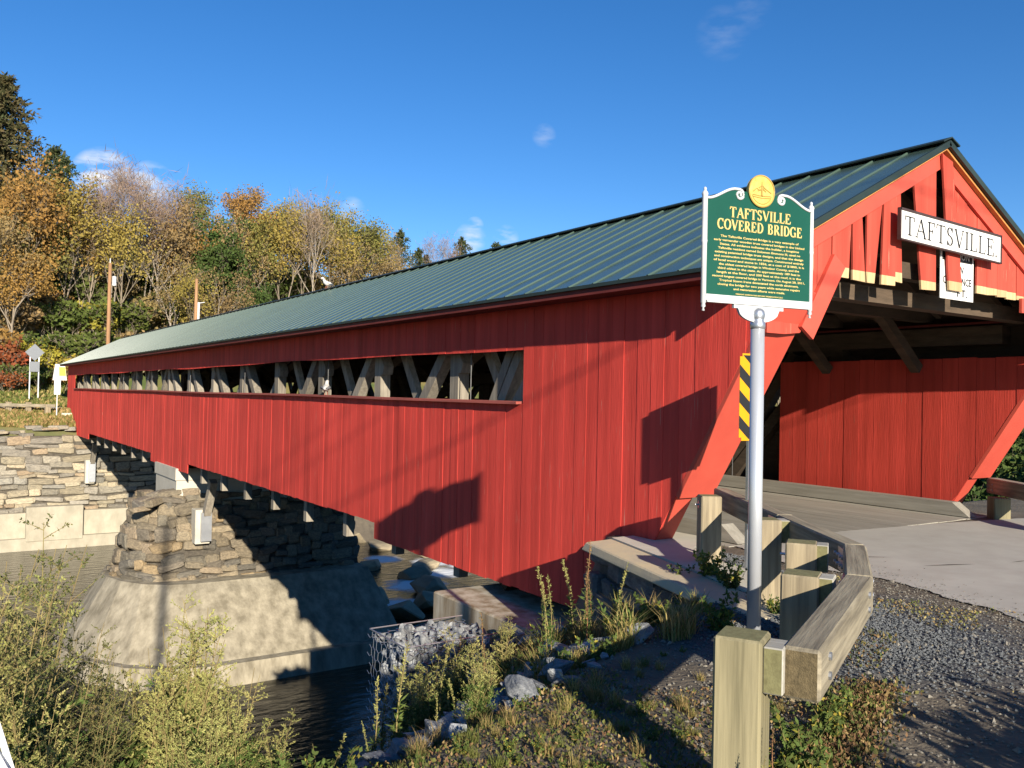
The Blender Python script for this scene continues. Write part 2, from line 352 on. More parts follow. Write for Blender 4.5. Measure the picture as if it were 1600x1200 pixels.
YS = axis([(-300, -40, 40), (-40, -4, 4), (-4, 2, .4), (2, 13, .11), (13, 22, .6), (22, 58, 3), (58, 62.2, .7), (62.2, 62.4, .2), (62.4, 92, .8), (92, 200, 6), (200, 900, 90)])
V = [(x, y, ground(x, y)) for y in YS for x in XS]; nx = len(XS)
F = [(j * nx + i, j * nx + i + 1, (j + 1) * nx + i + 1, (j + 1) * nx + i) for j in range(len(YS) - 1) for i in range(nx - 1)]
me = bpy.data.meshes.new('ground'); me.from_pydata(V, [], F); me.polygons.foreach_set('use_smooth', [True] * len(F))
GM = mat('earth_and_turf', (.15, .125, .09), (.085, .072, .055), rough=.95, scale=2.5, bump=.7, bscale=26, rnd=0, detail=10, bdist=.03)
def zone_mix():
    nt = GM.node_tree; N = nt.nodes; L = nt.links; b = N['Principled BSDF']
    src = b.inputs['Base Color'].links[0].from_socket
    g = N.new('ShaderNodeNewGeometry'); sx = N.new('ShaderNodeSeparateXYZ'); L.new(g.outputs['Position'], sx.inputs[0])
    n = N.new('ShaderNodeTexNoise'); n.inputs['Scale'].default_value = .35; n.inputs['Detail'].default_value = 8; L.new(g.outputs['Position'], n.inputs['Vector'])
    r = N.new('ShaderNodeValToRGB'); r.color_ramp.elements[0].position = .35; r.color_ramp.elements[1].position = .62
    r.color_ramp.elements[0].color = (.19, .15, .05, 1); r.color_ramp.elements[1].color = (.085, .115, .03, 1); L.new(n.outputs['Fac'], r.inputs[0])
    mr = N.new('ShaderNodeMapRange'); mr.inputs[1].default_value = 62; mr.inputs[2].default_value = 62.6; L.new(sx.outputs['Y'], mr.inputs[0])
    mx = N.new('ShaderNodeMix'); mx.data_type = 'RGBA'; L.new(mr.outputs[0], mx.inputs['Factor']); L.new(src, mx.inputs['A']); L.new(r.outputs[0], mx.inputs['B'])
    # blue-grey crushed stone beside the guard rail
    n2 = N.new('ShaderNodeTexNoise'); n2.inputs['Scale'].default_value = 90; n2.inputs['Detail'].default_value = 4; L.new(g.outputs['Position'], n2.inputs['Vector'])
    r2 = N.new('ShaderNodeValToRGB'); r2.color_ramp.elements[0].position = .4; r2.color_ramp.elements[1].position = .62
    r2.color_ramp.elements[0].color = (.04, .043, .046, 1); r2.color_ramp.elements[1].color = (.13, .135, .137, 1); L.new(n2.outputs['Fac'], r2.inputs[0])
    ds = N.new('ShaderNodeVectorMath'); ds.operation = 'DISTANCE'; ds.inputs[1].default_value = (6.35, 4.6, 0); L.new(g.outputs['Position'], ds.inputs[0])
    nd = N.new('ShaderNodeTexNoise'); nd.inputs['Scale'].default_value = 2.2; nd.inputs['Detail'].default_value = 6; L.new(g.outputs['Position'], nd.inputs['Vector'])
    ad = N.new('ShaderNodeMath'); ad.operation = 'ADD'; L.new(ds.outputs['Value'], ad.inputs[0]); L.new(nd.outputs['Fac'], ad.inputs[1])
    m2 = N.new('ShaderNodeMapRange'); m2.inputs[1].default_value = 2.3; m2.inputs[2].default_value = 1.75; L.new(ad.outputs[0], m2.inputs[0])
    mx2 = N.new('ShaderNodeMix'); mx2.data_type = 'RGBA'; L.new(m2.outputs[0], mx2.inputs['Factor']); L.new(mx.outputs['Result'], mx2.inputs['A']); L.new(r2.outputs[0], mx2.inputs['B'])
    L.new(mx2.outputs['Result'], b.inputs['Base Color'])
zone_mix(); me.materials.append(GM)
kind(link('ground', me), 'structure')
# water
WM_ = bpy.data.materials.new('river_water'); WM_.use_nodes = True
def water_nodes():
    nt = WM_.node_tree; N = nt.nodes; L = nt.links; b = N['Principled BSDF']
    b.inputs['Base Color'].default_value = (.040, .036, .022, 1); b.inputs['Roughness'].default_value = .08; b.inputs['IOR'].default_value = 1.33
    g = N.new('ShaderNodeNewGeometry')
    mp = N.new('ShaderNodeMapping'); mp.inputs['Scale'].default_value = (.9, 2.2, 1); L.new(g.outputs['Position'], mp.inputs[0])
    n = N.new('ShaderNodeTexNoise'); n.inputs['Scale'].default_value = 1.3; n.inputs['Detail'].default_value = 6; L.new(mp.outputs[0], n.inputs['Vector'])
    bp = N.new('ShaderNodeBump'); bp.inputs['Strength'].default_value = .5; bp.inputs['Distance'].default_value = .12; L.new(n.outputs['Fac'], bp.inputs['Height'])
    L.new(bp.outputs[0], b.inputs['Normal'])
    # white water round the boulders upstream
    n2 = N.new('ShaderNodeTexNoise'); n2.inputs['Scale'].default_value = .9; n2.inputs['Detail'].default_value = 9; n2.inputs['Roughness'].default_value = .7
    mp2 = N.new('ShaderNodeMapping'); mp2.inputs['Scale'].default_value = (.7, 1.5, 1); L.new(g.outputs['Position'], mp2.inputs[0]); L.new(mp2.outputs[0], n2.inputs['Vector'])
    tot = None
    for c, rr in (((19.0, 37.6, WATER), 2.6), ((21.8, 41.2, WATER), 2.8), ((24.6, 43.4, WATER), 2.6), ((25.8, 46.4, WATER), 2.4), ((27.2, 44.4, WATER), 2.6), ((23.5, 48.6, WATER), 2.0)):
        d = N.new('ShaderNodeVectorMath'); d.operation = 'DISTANCE'; d.inputs[1].default_value = c; L.new(g.outputs['Position'], d.inputs[0])
        mr = N.new('ShaderNodeMapRange'); mr.inputs[1].default_value = rr; mr.inputs[2].default_value = 0; L.new(d.outputs['Value'], mr.inputs[0])
        if tot is None: tot = mr.outputs[0]
        else:
            a = N.new('ShaderNodeMath'); a.operation = 'MAXIMUM'; L.new(tot, a.inputs[0]); L.new(mr.outputs[0], a.inputs[1]); tot = a.outputs[0]
    a = N.new('ShaderNodeMath'); a.operation = 'MULTIPLY'; L.new(tot, a.inputs[0]); L.new(n2.outputs['Fac'], a.inputs[1])
    r = N.new('ShaderNodeMapRange'); r.inputs[1].default_value = .17; r.inputs[2].default_value = .34; L.new(a.outputs[0], r.inputs[0])
    mx = N.new('ShaderNodeMix'); mx.data_type = 'RGBA'; mx.inputs['A'].default_value = (.040, .036, .022, 1); mx.inputs['B'].default_value = (.75, .77, .78, 1)
    L.new(r.outputs[0], mx.inputs['Factor']); L.new(mx.outputs['Result'], b.inputs['Base Color'])
    r2 = N.new('ShaderNodeMapRange'); r2.inputs[3].default_value = .08; r2.inputs[4].default_value = .7; L.new(r.outputs[0], r2.inputs[0]); L.new(r2.outputs[0], b.inputs['Roughness'])
water_nodes()
G = Geo(); G.quad((-500, 10, WATER), (600, 10, WATER), (600, 62.5, WATER), (-500, 62.5, WATER))
kind(obj('river', G, WM_), 'structure')
# near road (worn asphalt), 1 cm above the ground sheet
edge = [(8.75, 7.7), (8.35, 6.6), (8.62, 5.75), (8.5, 4.9), (8.05, 3.8), (7.6, 2.2), (7.3, 0), (7.0, -30), (20, -30), (24, 0), (18, 6.3), (15.3, 7.35), (13.6, 7.62), (11.2, 7.85)]
def crumble(pts, nseg):
    out = []
    for i, (a, b) in enumerate(zip(pts, pts[1:] + pts[:1])):
        n = 16 if i < nseg else 1
        for k in range(n):
            x, y = a[0] + (b[0] - a[0]) * k / n, a[1] + (b[1] - a[1]) * k / n
            out.append((x + (nse(x, y, 1.7) * .12 + random.uniform(-.025, .025) if n > 1 else 0), y, .012))
    return out
G = Geo(); G.poly(crumble(edge, 6))
rd = obj('road', G, ASPH); kind(rd, 'structure')
G = Geo()
for (x0, y0, x1, y1, w) in ((9.7, 5.7, 10.4, 5.45, .03), (10.6, 4.6, 11.2, 4.3, .035), (9.4, 6.5, 9.9, 6.2, .02), (10.9, 5.3, 11.3, 5.25, .02)):
    d = Vector((x1 - x0, y1 - y0, 0)); s_ = Vector((-d.y, d.x, 0)).normalized() * w
    G.poly([(x0, y0, .016), (x0 + d.x * .5 + s_.x, y0 + d.y * .5 + s_.y, .016), (x1, y1, .016), (x0 + d.x * .5 - s_.x * .4, y0 + d.y * .5 - s_.y * .4, .016)])
obj('asphalt_crack', G, TAR, rd)
# far road along the river and up from the bridge
G = Geo(); pts = [(-60, 67.0), (5.0, 66.2), (7.9, 65.2), (7.9, 67.8), (16, 67.8), (60, 68), (60, 73), (16, 73.2), (8, 73.2), (-60, 73.5)]
NS = 14
for i in range(NS):
    x0 = -60 + i * 120 / NS; x1 = x0 + 120 / NS
    G.quad((x0, 66.9, .30), (x1, 66.9, .30), (x1, 73, .36), (x0, 73, .36))
kind(obj('road', G, ASPH), 'structure')

# ------------------------------------------------------------------ covered bridge
W0, W1, WI = 8.0, 15.65, 15.08           # outer near face, outer far face, inner far face
YG = 6.65                                # gable plane
YF = 67.4                                # far end
ZS, ZT, ZSOF = 1.80, 2.685, 3.34         # sill, head of the long opening, soffit
XC = 11.56                               # ridge
EX, EZ, AZ_ = 7.52, 3.46, 5.53           # eave edge, apex
bridge = thing('covered_bridge', 'long red covered timber bridge with green metal roof crossing the river', 'bridge', (11.8, 37, -1.2))
def slant_z(Y): return 2.59 - (Y - 6.87) * 1.64
def slant_y(z): return 6.87 + (2.59 - z) / 1.64
def wall_bottom(Y):
    if Y < 17.05 or 33.35 < Y < 39.6 or Y > 57.4: return -1.225
    return -.87
# near side wall: nailing girts, then every board
G = Geo()
for z in (-.55, .55, 1.62, 2.86):
    ya = max(slant_y(z) + .12, YG + .05)
    G.box(8.036, 8.10, ya, YF - .1, z - .06, z + .06)
near_wall = obj('side_wall', G, DARKW, bridge)
def board_geo(G, y0, y1, zb0, zb1, zt, dx, th=.026, mi=0):
    x = W0 + dx
    G.hexa([(x, y0, zb0), (x + th, y0, zb0), (x + th, y1, zb1), (x, y1, zb1), (x, y0, zt), (x + th, y0, zt), (x + th, y1, zt), (x, y1, zt)], mi)
rest = Geo(); rng = random.Random(3)
y = YG + .03; n_upper = 0
while y < YF - .05:
    wd = rng.uniform(.245, .285); y1 = min(y + wd, YF); gap = rng.uniform(.002, .006)
    dx = rng.choice((0, 0, 0, .002, -.002, .004, -.004)) + rng.uniform(-.0015, .0015)
    a, b_ = y, y1 - gap
    sag = .02 * math.sin(y * .35) + .012 * math.sin(y * .9)
    if y1 <= 11.72:
        za = max(slant_z(a), -1.225); zb = max(slant_z(b_), -1.225)
        g = Geo(); board_geo(g, a, b_, za, zb, ZSOF, dx); obj('board', g, RED, near_wall)
    else:
        zb = wall_bottom((y + y1) / 2) + rng.uniform(-.012, .012)
        if y < 63.9:
            g = Geo(); board_geo(g, a, b_, zb, zb, ZS + sag * .6, dx); obj('board', g, RED, near_wall)
            n_upper += 1
            if n_upper <= 70:
                g = Geo(); board_geo(g, a, b_, ZT + sag, ZT + sag, ZSOF, dx); obj('board', g, RED, near_wall)
            else: board_geo(rest, a, b_, ZT + sag, ZT + sag, ZSOF, dx)
        else: board_geo(rest, a, b_, zb, zb, ZSOF, dx)
    y = y1
kind(obj('board_run', rest, RED, near_wall), 'stuff')
# weathered sill shelf along the opening, in lengths
y = 11.6; i = 0
while y < 64.0:
    y1 = min(y + rng.uniform(3.6, 5.2), 64.05); z0 = ZS + .012 * math.sin(y * .35); z1 = ZS + .012 * math.sin(y1 * .35)
    g = Geo(); x0, x1 = 7.90, 8.07
    g.hexa([(x0, y, z0 - .02), (x1, y, z0 - .012), (x1, y1 - .01, z1 - .012), (x0, y1 - .01, z1 - .02), (x0, y, z0 + .022), (x1, y, z0 + .032), (x1, y1 - .01, z1 + .032), (x0, y1 - .01, z1 + .022)])
    obj('sill', g, SILLM if 'SILLM' in globals() else globals().setdefault('SILLM', mat('faded_red_sill', (.36, .085, .065), (.26, .07, .055), rough=.8, scale=10, stretch=(1, .08, 1), bump=.3, bdist=.004)), near_wall)
    y = y1
# far side wall
G = Geo(); th = .026
G.box(W1 - .1, W1, 11.7, YF, -1.2, ZS); G.box(W1 - .1, W1, 11.7, 16.5, ZT, ZSOF); G.box(W1 - .1, W1, 16.5, YF, 2.36, ZSOF)
for ya, yb in ((16.5, 25.0), (29.5, 33.0), (36.0, 42.5), (46.0, 52.0), (55.0, YF)): G.box(W1 - .1, W1, ya, yb, ZS, 2.36)
G.hexa([(W1 - .1, 9.2, -1.2), (W1, 9.2, -1.2), (W1, 11.7, -1.2), (W1 - .1, 11.7, -1.2), (W1 - .1, YG + .03, ZSOF), (W1, YG + .03, ZSOF), (W1, 11.7, ZSOF), (W1 - .1, 11.7, ZSOF)])
G.box(W1 - .3, W1 - .02, 7.3, YF, ZSOF - .04, ZSOF + .2)
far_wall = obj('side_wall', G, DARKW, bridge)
y = 6.95
while y < 12.05:                                   # red inner lining boards by the portal
    y1 = min(y + rng.uniform(.29, .36), 12.12); dx = rng.uniform(-.006, .006)
    za = max(slant_z(y), -.02); zb = max(slant_z(y1), -.02); x = WI + dx
    if za > 2.70:
        y = y1; continue
    g = Geo(); zt = 2.74 + rng.uniform(-.01, .01)
    g.hexa([(x, y, za), (x + th, y, za), (x + th, y1 - .006, zb), (x, y1 - .006, zb), (x, y, zt), (x + th, y, zt), (x + th, y1 - .006, zt), (x, y1 - .006, zt)])
    obj('board', g, REDIN, far_wall); y = y1
# slanted portal legs: wall end plus the broad bright trim board
for (xa, xb, nm) in ((8.03, 8.60, 'near'), (WI + .03, W1 + .02, 'far')):
    g = Geo()
    y0, y1 = slant_y(-.75), slant_y(3.2)
    core = [(xa, y0, -.75), (xa + .30, y0, -.75), (xa + .30, y0 + .25, -.75), (xa, y0 + .25, -.75), (xa, y1, 3.2), (xa + .30, y1, 3.2), (xa + .30, y1 + .25, 3.2), (xa, y1 + .25, 3.2)]
    if nm == 'far': core = [(p[0] , p[1], p[2]) for p in core]
    g.hexa(core); leg = obj('portal_leg', g, REDT, bridge)
    g = Geo(); zb, zt = .66, 3.22
    nrm = Vector((0, -1.64, -1)).normalized() * .055   # thickness, outwards (towards the road, down)
    nrm = Vector((0, -.85, -.52)) * .06
    P = []
    for z in (zb, zt):
        yy = slant_y(z); P += [Vector((xa - .03, yy, z)), Vector((xb + .03, yy, z))]
    ring0 = [P[0] + nrm, P[1] + nrm, P[1] - nrm * .1, P[0] - nrm * .1]; ring1 = [P[2] + nrm, P[3] + nrm, P[3] - nrm * .1, P[2] - nrm * .1]
    g.hexa(ring0 + ring1); obj('trim_board', g, REDT, leg, bevel=.006)
# gable
def gx(X): return X * YG / 6.5
def gz(z): return 1.9 + (z - 1.9) * YG / 6.5
def rake_z(X): return AZ_ - .13 - abs(X - XC) * (AZ_ - EZ) / (XC - EX)
G = Geo()
G.box(8.6, 15.1, YG + .12, YG + .30, 3.62, 3.84); G.box(9.7, 13.4, YG + .10, YG + .2, 4.25, 4.37); G.box(10.8, 12.3, YG + .10, YG + .2, 4.85, 4.95)
for s_ in (-1, 1): G.beam((XC + s_ * .1, YG + .14, AZ_ - .34), (XC + s_ * 3.6, YG + .14, EZ - .07), .12, .16)
gable = obj('gable', G, DARKW, bridge)
def gboard(xb0, xb1, zb, xt0, xt1, raw, dy=0., zt=None, break_=None):
    """gable board: bottom edge xb0..xb1 at zb, reaching the rake between xt0..xt1, unpainted strip 'raw' high"""
    g = Geo(); y0 = YG + dy; y1 = y0 + .028
    t0 = (zt if zt else rake_z(xt0)); t1 = (zt if zt else rake_z(xt1))
    zm = zb + raw
    def xl(z): return xb0 + (xt0 - xb0) * (z - zb) / (t0 - zb)
    def xr(z): return xb1 + (xt1 - xb1) * (z - zb) / (t1 - zb)
    zb_r = zb + (zb_tilt if (zb_tilt := random.uniform(-.01, .02)) else 0)
    if raw: g.hexa([(xb0, y0, zb), (xb1, y0, zb_r), (xb1, y1, zb_r), (xb0, y1, zb), (xl(zm), y0, zm), (xr(zm), y0, zm), (xr(zm), y1, zm), (xl(zm), y1, zm)], 1)
    else: zm = zb
    a = [(xl(zm), y0, zm), (xr(zm), y0, zm), (xr(zm), y1, zm), (xl(zm), y1, zm), (xt0, y0, t0), (xt1, y0, t1), (xt1, y1, t1), (xt0, y1, t0)]
    if break_ == 'notch': a[4] = (xt0 + .12, y0, t0 - .15); a[7] = (xt0 + .12, y1, t0 - .15)
    g.hexa(a, 0)
    return obj('board', g, [REDG, RAW], gable)
random.seed(21)
# boards beside the near leg reach down to the sloping haunch
for x0, x1 in ((8.02, 8.33), (8.33, 8.62), (8.62, 8.93), (8.93, 9.2)):
    g = Geo(); y0 = YG + random.uniform(-.004, .004); zz = lambda X: 2.7 + max(0, X - 8.60) * 1.5
    g.hexa([(x0, y0, zz(x0)), (x1 - .006, y0, zz(x1)), (x1 - .006, y0 + .028, zz(x1)), (x0, y0 + .028, zz(x0)), (x0, y0, rake_z(x0)), (x1 - .006, y0, rake_z(x1)), (x1 - .006, y0 + .028, rake_z(x1)), (x0, y0 + .028, rake_z(x0))])
    obj('board', g, REDG, gable)
for x0, x1 in ((14.22, 14.5), (14.5, 14.8), (14.8, 15.1), (15.1, 15.4), (15.4, 15.63)):
    g = Geo(); y0 = YG + random.uniform(-.004, .004); zz = lambda X: 2.7 + max(0, 14.95 - X) * 1.3
    g.hexa([(x0, y0, zz(x0)), (x1 - .006, y0, zz(x1)), (x1 - .006, y0 + .028, zz(x1)), (x0, y0 + .028, zz(x0)), (x0, y0, rake_z(x0)), (x1 - .006, y0, rake_z(x1)), (x1 - .006, y0 + .028, rake_z(x1)), (x0, y0 + .028, rake_z(x0))])
    obj('board', g, REDG, gable)
RW = .125
gboard(9.22, 9.555, gz(3.44), 9.22, 9.60, RW)
gboard(9.64, 9.90, gz(3.43), 9.62, 9.80, RW)
gboard(9.94, 10.10, gz(3.42), 9.81, 10.28, RW * 1.1, break_='notch')
gboard(10.22, 10.53, gz(3.42), 10.27, 10.55, RW, dy=-.02)
gboard(10.55, 10.72, gz(3.49), 10.57, 10.66, RW, zt=4.72)
gboard(11.12, 11.47, gz(3.43), 10.89, 11.44, RW, dy=-.035)
gboard(11.71, 12.05, gz(3.47), 11.50, 11.76, RW, dy=-.09)
gboard(11.80, 12.10, 4.02, 11.78, 12.03, 0)
for (a, b_) in ((12.03, 12.31), (12.31, 12.59)): gboard(a + .003, b_ - .003, 4.02, a, b_ - .006, 0, dy=random.uniform(-.004, .006))
for (a, b_) in ((12.59, 12.87), (12.87, 13.17), (13.17, 13.46), (13.46, 13.75), (13.75, 13.98), (13.98, 14.22)):
    gboard(a + .003, b_ - .004, gz(3.50) + random.uniform(-.015, .015), a, b_ - .008, RW * (.9 if a < 13.6 else .5), dy=random.uniform(-.005, .006))
# rakes, haunch trims
for s_, X1 in ((-1, 7.62), (1, 2 * XC - 7.62)):
    g = Geo(); d = .045
    X0 = XC; z0 = AZ_ - .075; z1 = rake_z(X1) + .055; wv = .27
    g.hexa([(X0, YG - d, z0 - wv), (X1, YG - d, z1 - wv), (X1, YG - .004, z1 - wv), (X0, YG - .004, z0 - wv), (X0, YG - d, z0), (X1, YG - d, z1), (X1, YG - .004, z1), (X0, YG - .004, z0)])
    obj('rake_trim', g, REDT, gable)
    g = Geo(); d2 = .115
    g.hexa([(X0, YG - d2, z0 - .03), (X1, YG - d2, z1 - .03), (X1, YG - d - .002, z1 - .03), (X0, YG - d - .002, z0 - .03), (X0, YG - d2, z0 + .01), (X1, YG - d2, z1 + .01), (X1, YG - d - .002, z1 + .01), (X0, YG - d - .002, z0 + .01)])
    obj('rake_moulding', g, mat('orange_lit_edge', (.55, .24, .07), rough=.7, bump=.05) if s_ < 0 else bpy.data.materials['orange_lit_edge'], gable)  # thin rake edge strip, orange sunlight painted into its colour
g = Geo(); g.beam((9.30, YG - .03, 3.66), (8.69, YG - .03, 2.73), .05, .26, up=(1, 0, 0)); obj('haunch_trim', g, REDT, gable)
g = Geo(); g.beam((14.10, YG - .03, 3.60), (15.05, YG - .03, 2.45), .05, .26, up=(1, 0, 0)); obj('haunch_trim', g, REDT, gable)
g = Geo(); g.box(13.82, 15.2, YG - .05, YG - .01, 3.34, 3.56); obj('lintel_trim', g, REDT, gable)
# roof: sheathing, every standing-seam panel on the near slope, ridge cap
def roof_pt(X, Y, h=0.):
    k = (AZ_ - EZ) / (XC - EX); n = Vector((-k, 0, 1)).normalized()
    return Vector((X, Y, EZ + (X - EX) * k)) + n * h
YR0, YR1 = 6.50, 67.9
G = Geo()
for s_ in (-1, 1):
    f = lambda X: X if s_ < 0 else 2 * XC - X
    a, b_, c, d = [roof_pt(EX + .03, YR0 + .03, -.05), roof_pt(XC, YR0 + .03, -.05), roof_pt(XC, YR1, -.05), roof_pt(EX + .03, YR1, -.05)]
    e = [roof_pt(EX + .03, YR0 + .03, -.008), roof_pt(XC, YR0 + .03, -.008), roof_pt(XC, YR1, -.008), roof_pt(EX + .03, YR1, -.008)]
    ring = [a, b_, c, d] + e
    ring = [Vector((f(p.x), p.y, p.z)) for p in ring]
    G.hexa(ring)
roof = obj('roof', G, DARKW, bridge)
G = Geo()
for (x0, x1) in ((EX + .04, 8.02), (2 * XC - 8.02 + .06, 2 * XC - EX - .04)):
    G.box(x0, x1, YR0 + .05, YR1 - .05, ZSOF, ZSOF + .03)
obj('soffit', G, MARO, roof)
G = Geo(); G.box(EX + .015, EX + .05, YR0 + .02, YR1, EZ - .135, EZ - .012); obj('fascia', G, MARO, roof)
PW = .545; y = YR0; i = 0
def panel_geo(y0, y1, mirror=False):
    g = Geo(); prof = [(0, 0), (PW * .10, 0), (PW * .12, .004), (y1 - y0 - .042, .004), (y1 - y0 - .036, .026), (y1 - y0 - .014, .026), (y1 - y0 - .004, 0)]
    for (s0, h0), (s1, h1) in zip(prof, prof[1:]):
        q = [roof_pt(EX - .02, y0 + s0, h0), roof_pt(EX - .02, y0 + s1, h1), roof_pt(XC - .04, y0 + s1, h1), roof_pt(XC - .04, y0 + s0, h0)]
        if mirror: q = [Vector((2 * XC - p.x, p.y, p.z)) for p in q][::-1]
        g.quad(*[tuple(p) for p in q][::-1])
    return g
allfar = Geo()
while y < YR1:
    y1 = min(y + PW, YR1); obj('roof_panel', panel_geo(y, y1), ROOF, roof)
    q = panel_geo(y, y1, True); n = len(allfar.v); allfar.v += q.v; allfar.f += [tuple(k + n for k in f) for f in q.f]; allfar.m += q.m
    y = y1
obj('far_slope', allfar, ROOF, roof)
G = Geo()
for s_ in (-1, 1): G.hexa([(XC, YR0 - .04, AZ_ + .045), (XC + s_ * .2, YR0 - .04, AZ_ - .045), (XC + s_ * .2, YR1 + .02, AZ_ - .045), (XC, YR1 + .02, AZ_ + .045), (XC, YR0 - .04, AZ_ + .062), (XC + s_ * .21, YR0 - .04, AZ_ - .025), (XC + s_ * .21, YR1 + .02, AZ_ - .025), (XC, YR1 + .02, AZ_ + .062)])
obj('ridge_cap', G, ROOFD, roof)
for s_ in (-1, 1):                                  # dark metal edge along the rake
    f = lambda X: X if s_ < 0 else 2 * XC - X
    g = Geo(); p = [roof_pt(EX - .02, YR0 - .02, -.06), roof_pt(XC, YR0 - .02, -.06), roof_pt(XC, YR0 + .02, -.06), roof_pt(EX - .02, YR0 + .02, -.06), roof_pt(EX - .02, YR0 - .02, .02), roof_pt(XC, YR0 - .02, .02), roof_pt(XC, YR0 + .02, .02), roof_pt(EX - .02, YR0 + .02, .02)]
    g.hexa([Vector((f(q.x), q.y, q.z)) for q in p]); obj('rake_flashing', g, ROOFD, roof)
g = Geo(); g.box(EX - .028, EX + .012, YR0, YR1, EZ - .045, EZ + .003); obj('eave_flashing', g, ROOFD, roof)
# trusses
PY = [10.9 + 3.4 * i for i in range(17)]
RODM = mat('dull_steel_rod', (.12, .12, .12), rough=.6, metal=.5, bump=0)
def truss(x, m, nm):
    G = Geo(); G.box(x - .14, x + .14, 7.6, YF - .2, 2.98, 3.3); G.box(x - .14, x + .14, 9.4, YF - .2, -.75, -.42)
    t = obj('truss', G, m, bridge)
    for i, yy in enumerate(PY):
        if yy > YF - .4: break
        g = Geo(); w2 = .15
        g.box(x - .12, x + .12, yy - w2, yy + w2, -.45, 3.0)
        g.hexa([(x - .12, yy - w2 - .10, 2.32), (x + .12, yy - w2 - .10, 2.32), (x + .12, yy - w2, 2.32), (x - .12, yy - w2, 2.32), (x - .12, yy - w2 - .16, 2.5), (x + .12, yy - w2 - .16, 2.5), (x + .12, yy - w2, 2.72), (x - .12, yy - w2, 2.72)])
        obj('post', g, m, t)
        sg = 1 if (yy < 24 or 37 < yy < 50) else -1
        if i == 0:
            for dy in (.55, 1.05): g = Geo(); g.beam((x + .02, yy + 1.7 - dy * .6, 2.95), (x + .02, yy + 3.1 - dy * .4 + .2, .2), .22, .2, up=(0, 1, 0)); obj('brace', g, m, t)
        ya, yb = (yy + .2, yy + 3.2) if sg > 0 else (yy + 3.2, yy + .2)
        g = Geo(); g.beam((x, ya, 3.0), (x, yb, -.3), .22, .24, up=(0, 1, 0)); obj('brace', g, m, t)
        g = Geo(); g.beam((x + .2, yb - .35, 3.0), (x + .2, ya + .35, -.3), .14, .2, up=(0, 1, 0)); obj('brace', g, m, t)
        if i % 2:
            g = Geo(); g.tube([(x - .26, yy - .85, -.9), (x - .26, yy - .85, 3.0)], .010, 5); obj('tie_rod', g, RODM, t)
    # laminated arch
    for c0, c1 in ((10.0, 36.0), (37.5, 62.5)):
        G = Geo(); n = 18
        for i in range(n):
            f = lambda k: (x - .28, c0 + (c1 - c0) * k / n, -3.4 + 5.9 * (1 - ((k - n / 2) / (n / 2)) ** 2))
            G.beam(f(i), f(i + 1), .16, .34, up=(0, 0, 1))
        obj('arch', G, m, t) if x > 12 else None
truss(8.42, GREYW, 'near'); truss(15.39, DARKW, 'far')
# tie beams with knee braces
G = Geo(); G.box(8.1, 15.5, YG + .45, YG + .7, 3.30, 3.52); tb = obj('tie_beam', G, DARKW, bridge)
for yy in [9.0] + PY:
    if yy > 60: break
    g = Geo(); g.box(8.2, 15.4, yy - .11, yy + .11, 3.42, 3.66); t = obj('tie_beam', g, DARKW, bridge)
    g = Geo(); g.beam((13.72, yy, 3.60), (15.02, yy, 2.55), .17, .17, up=(0, 1, 0)); obj('knee_brace', g, DARKW, t)
    g = Geo(); g.beam((9.9, yy, 3.60), (8.62, yy, 2.55), .17, .17, up=(0, 1, 0)); obj('knee_brace', g, DARKW, t)
G = Geo()
for yy in [7.4 + 1.2 * i for i in range(50)]:
    for s_ in (-1, 1): G.beam((XC, yy, AZ_ - .26), (XC + s_ * 3.5, yy, 3.52), .09, .14)
kind(obj('rafter_run', G, DARKW, bridge), 'stuff')
# deck
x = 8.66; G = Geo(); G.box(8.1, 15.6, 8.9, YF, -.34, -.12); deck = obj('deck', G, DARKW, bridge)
while x < 15.0:
    x1 = min(x + random.uniform(.24, .3), 15.05); g = Geo(); g.box(x, x1 - .008, 7.72 + random.uniform(0, .02), 66, -.10, .010 + random.uniform(-.004, .003)); obj('plank', g, GREYY, deck); x = x1
for xx in (14.55, 8.85):
    g = Geo()
    g.hexa([(xx, 7.75, .02), (xx + .24, 7.75, .02), (xx + .24, 66, .08), (xx, 66, .08), (xx, 8.05, .24), (xx + .24, 8.05, .24), (xx + .24, 66, .32), (xx, 66, .32)])
    obj('kerb_timber', g, GREYY, deck)
for i in range(19):                                  # floor-beam ends hanging below the siding
    yy = 14.0 + i * 2.62
    if 33.8 < yy < 39.3 or yy > 60.5: continue
    g = Geo(); z1 = wall_bottom(yy)
    g.box(8.12, 15.5, yy - .13, yy + .13, -1.2 if z1 < -1 else -.86, -.42); obj('floor_beam', g, DARKW, deck)
    g = Geo(); g.box(8.26, 8.46, yy - .10, yy + .10, -1.50, -.86); obj('hanger_block', g, GREYW, deck)

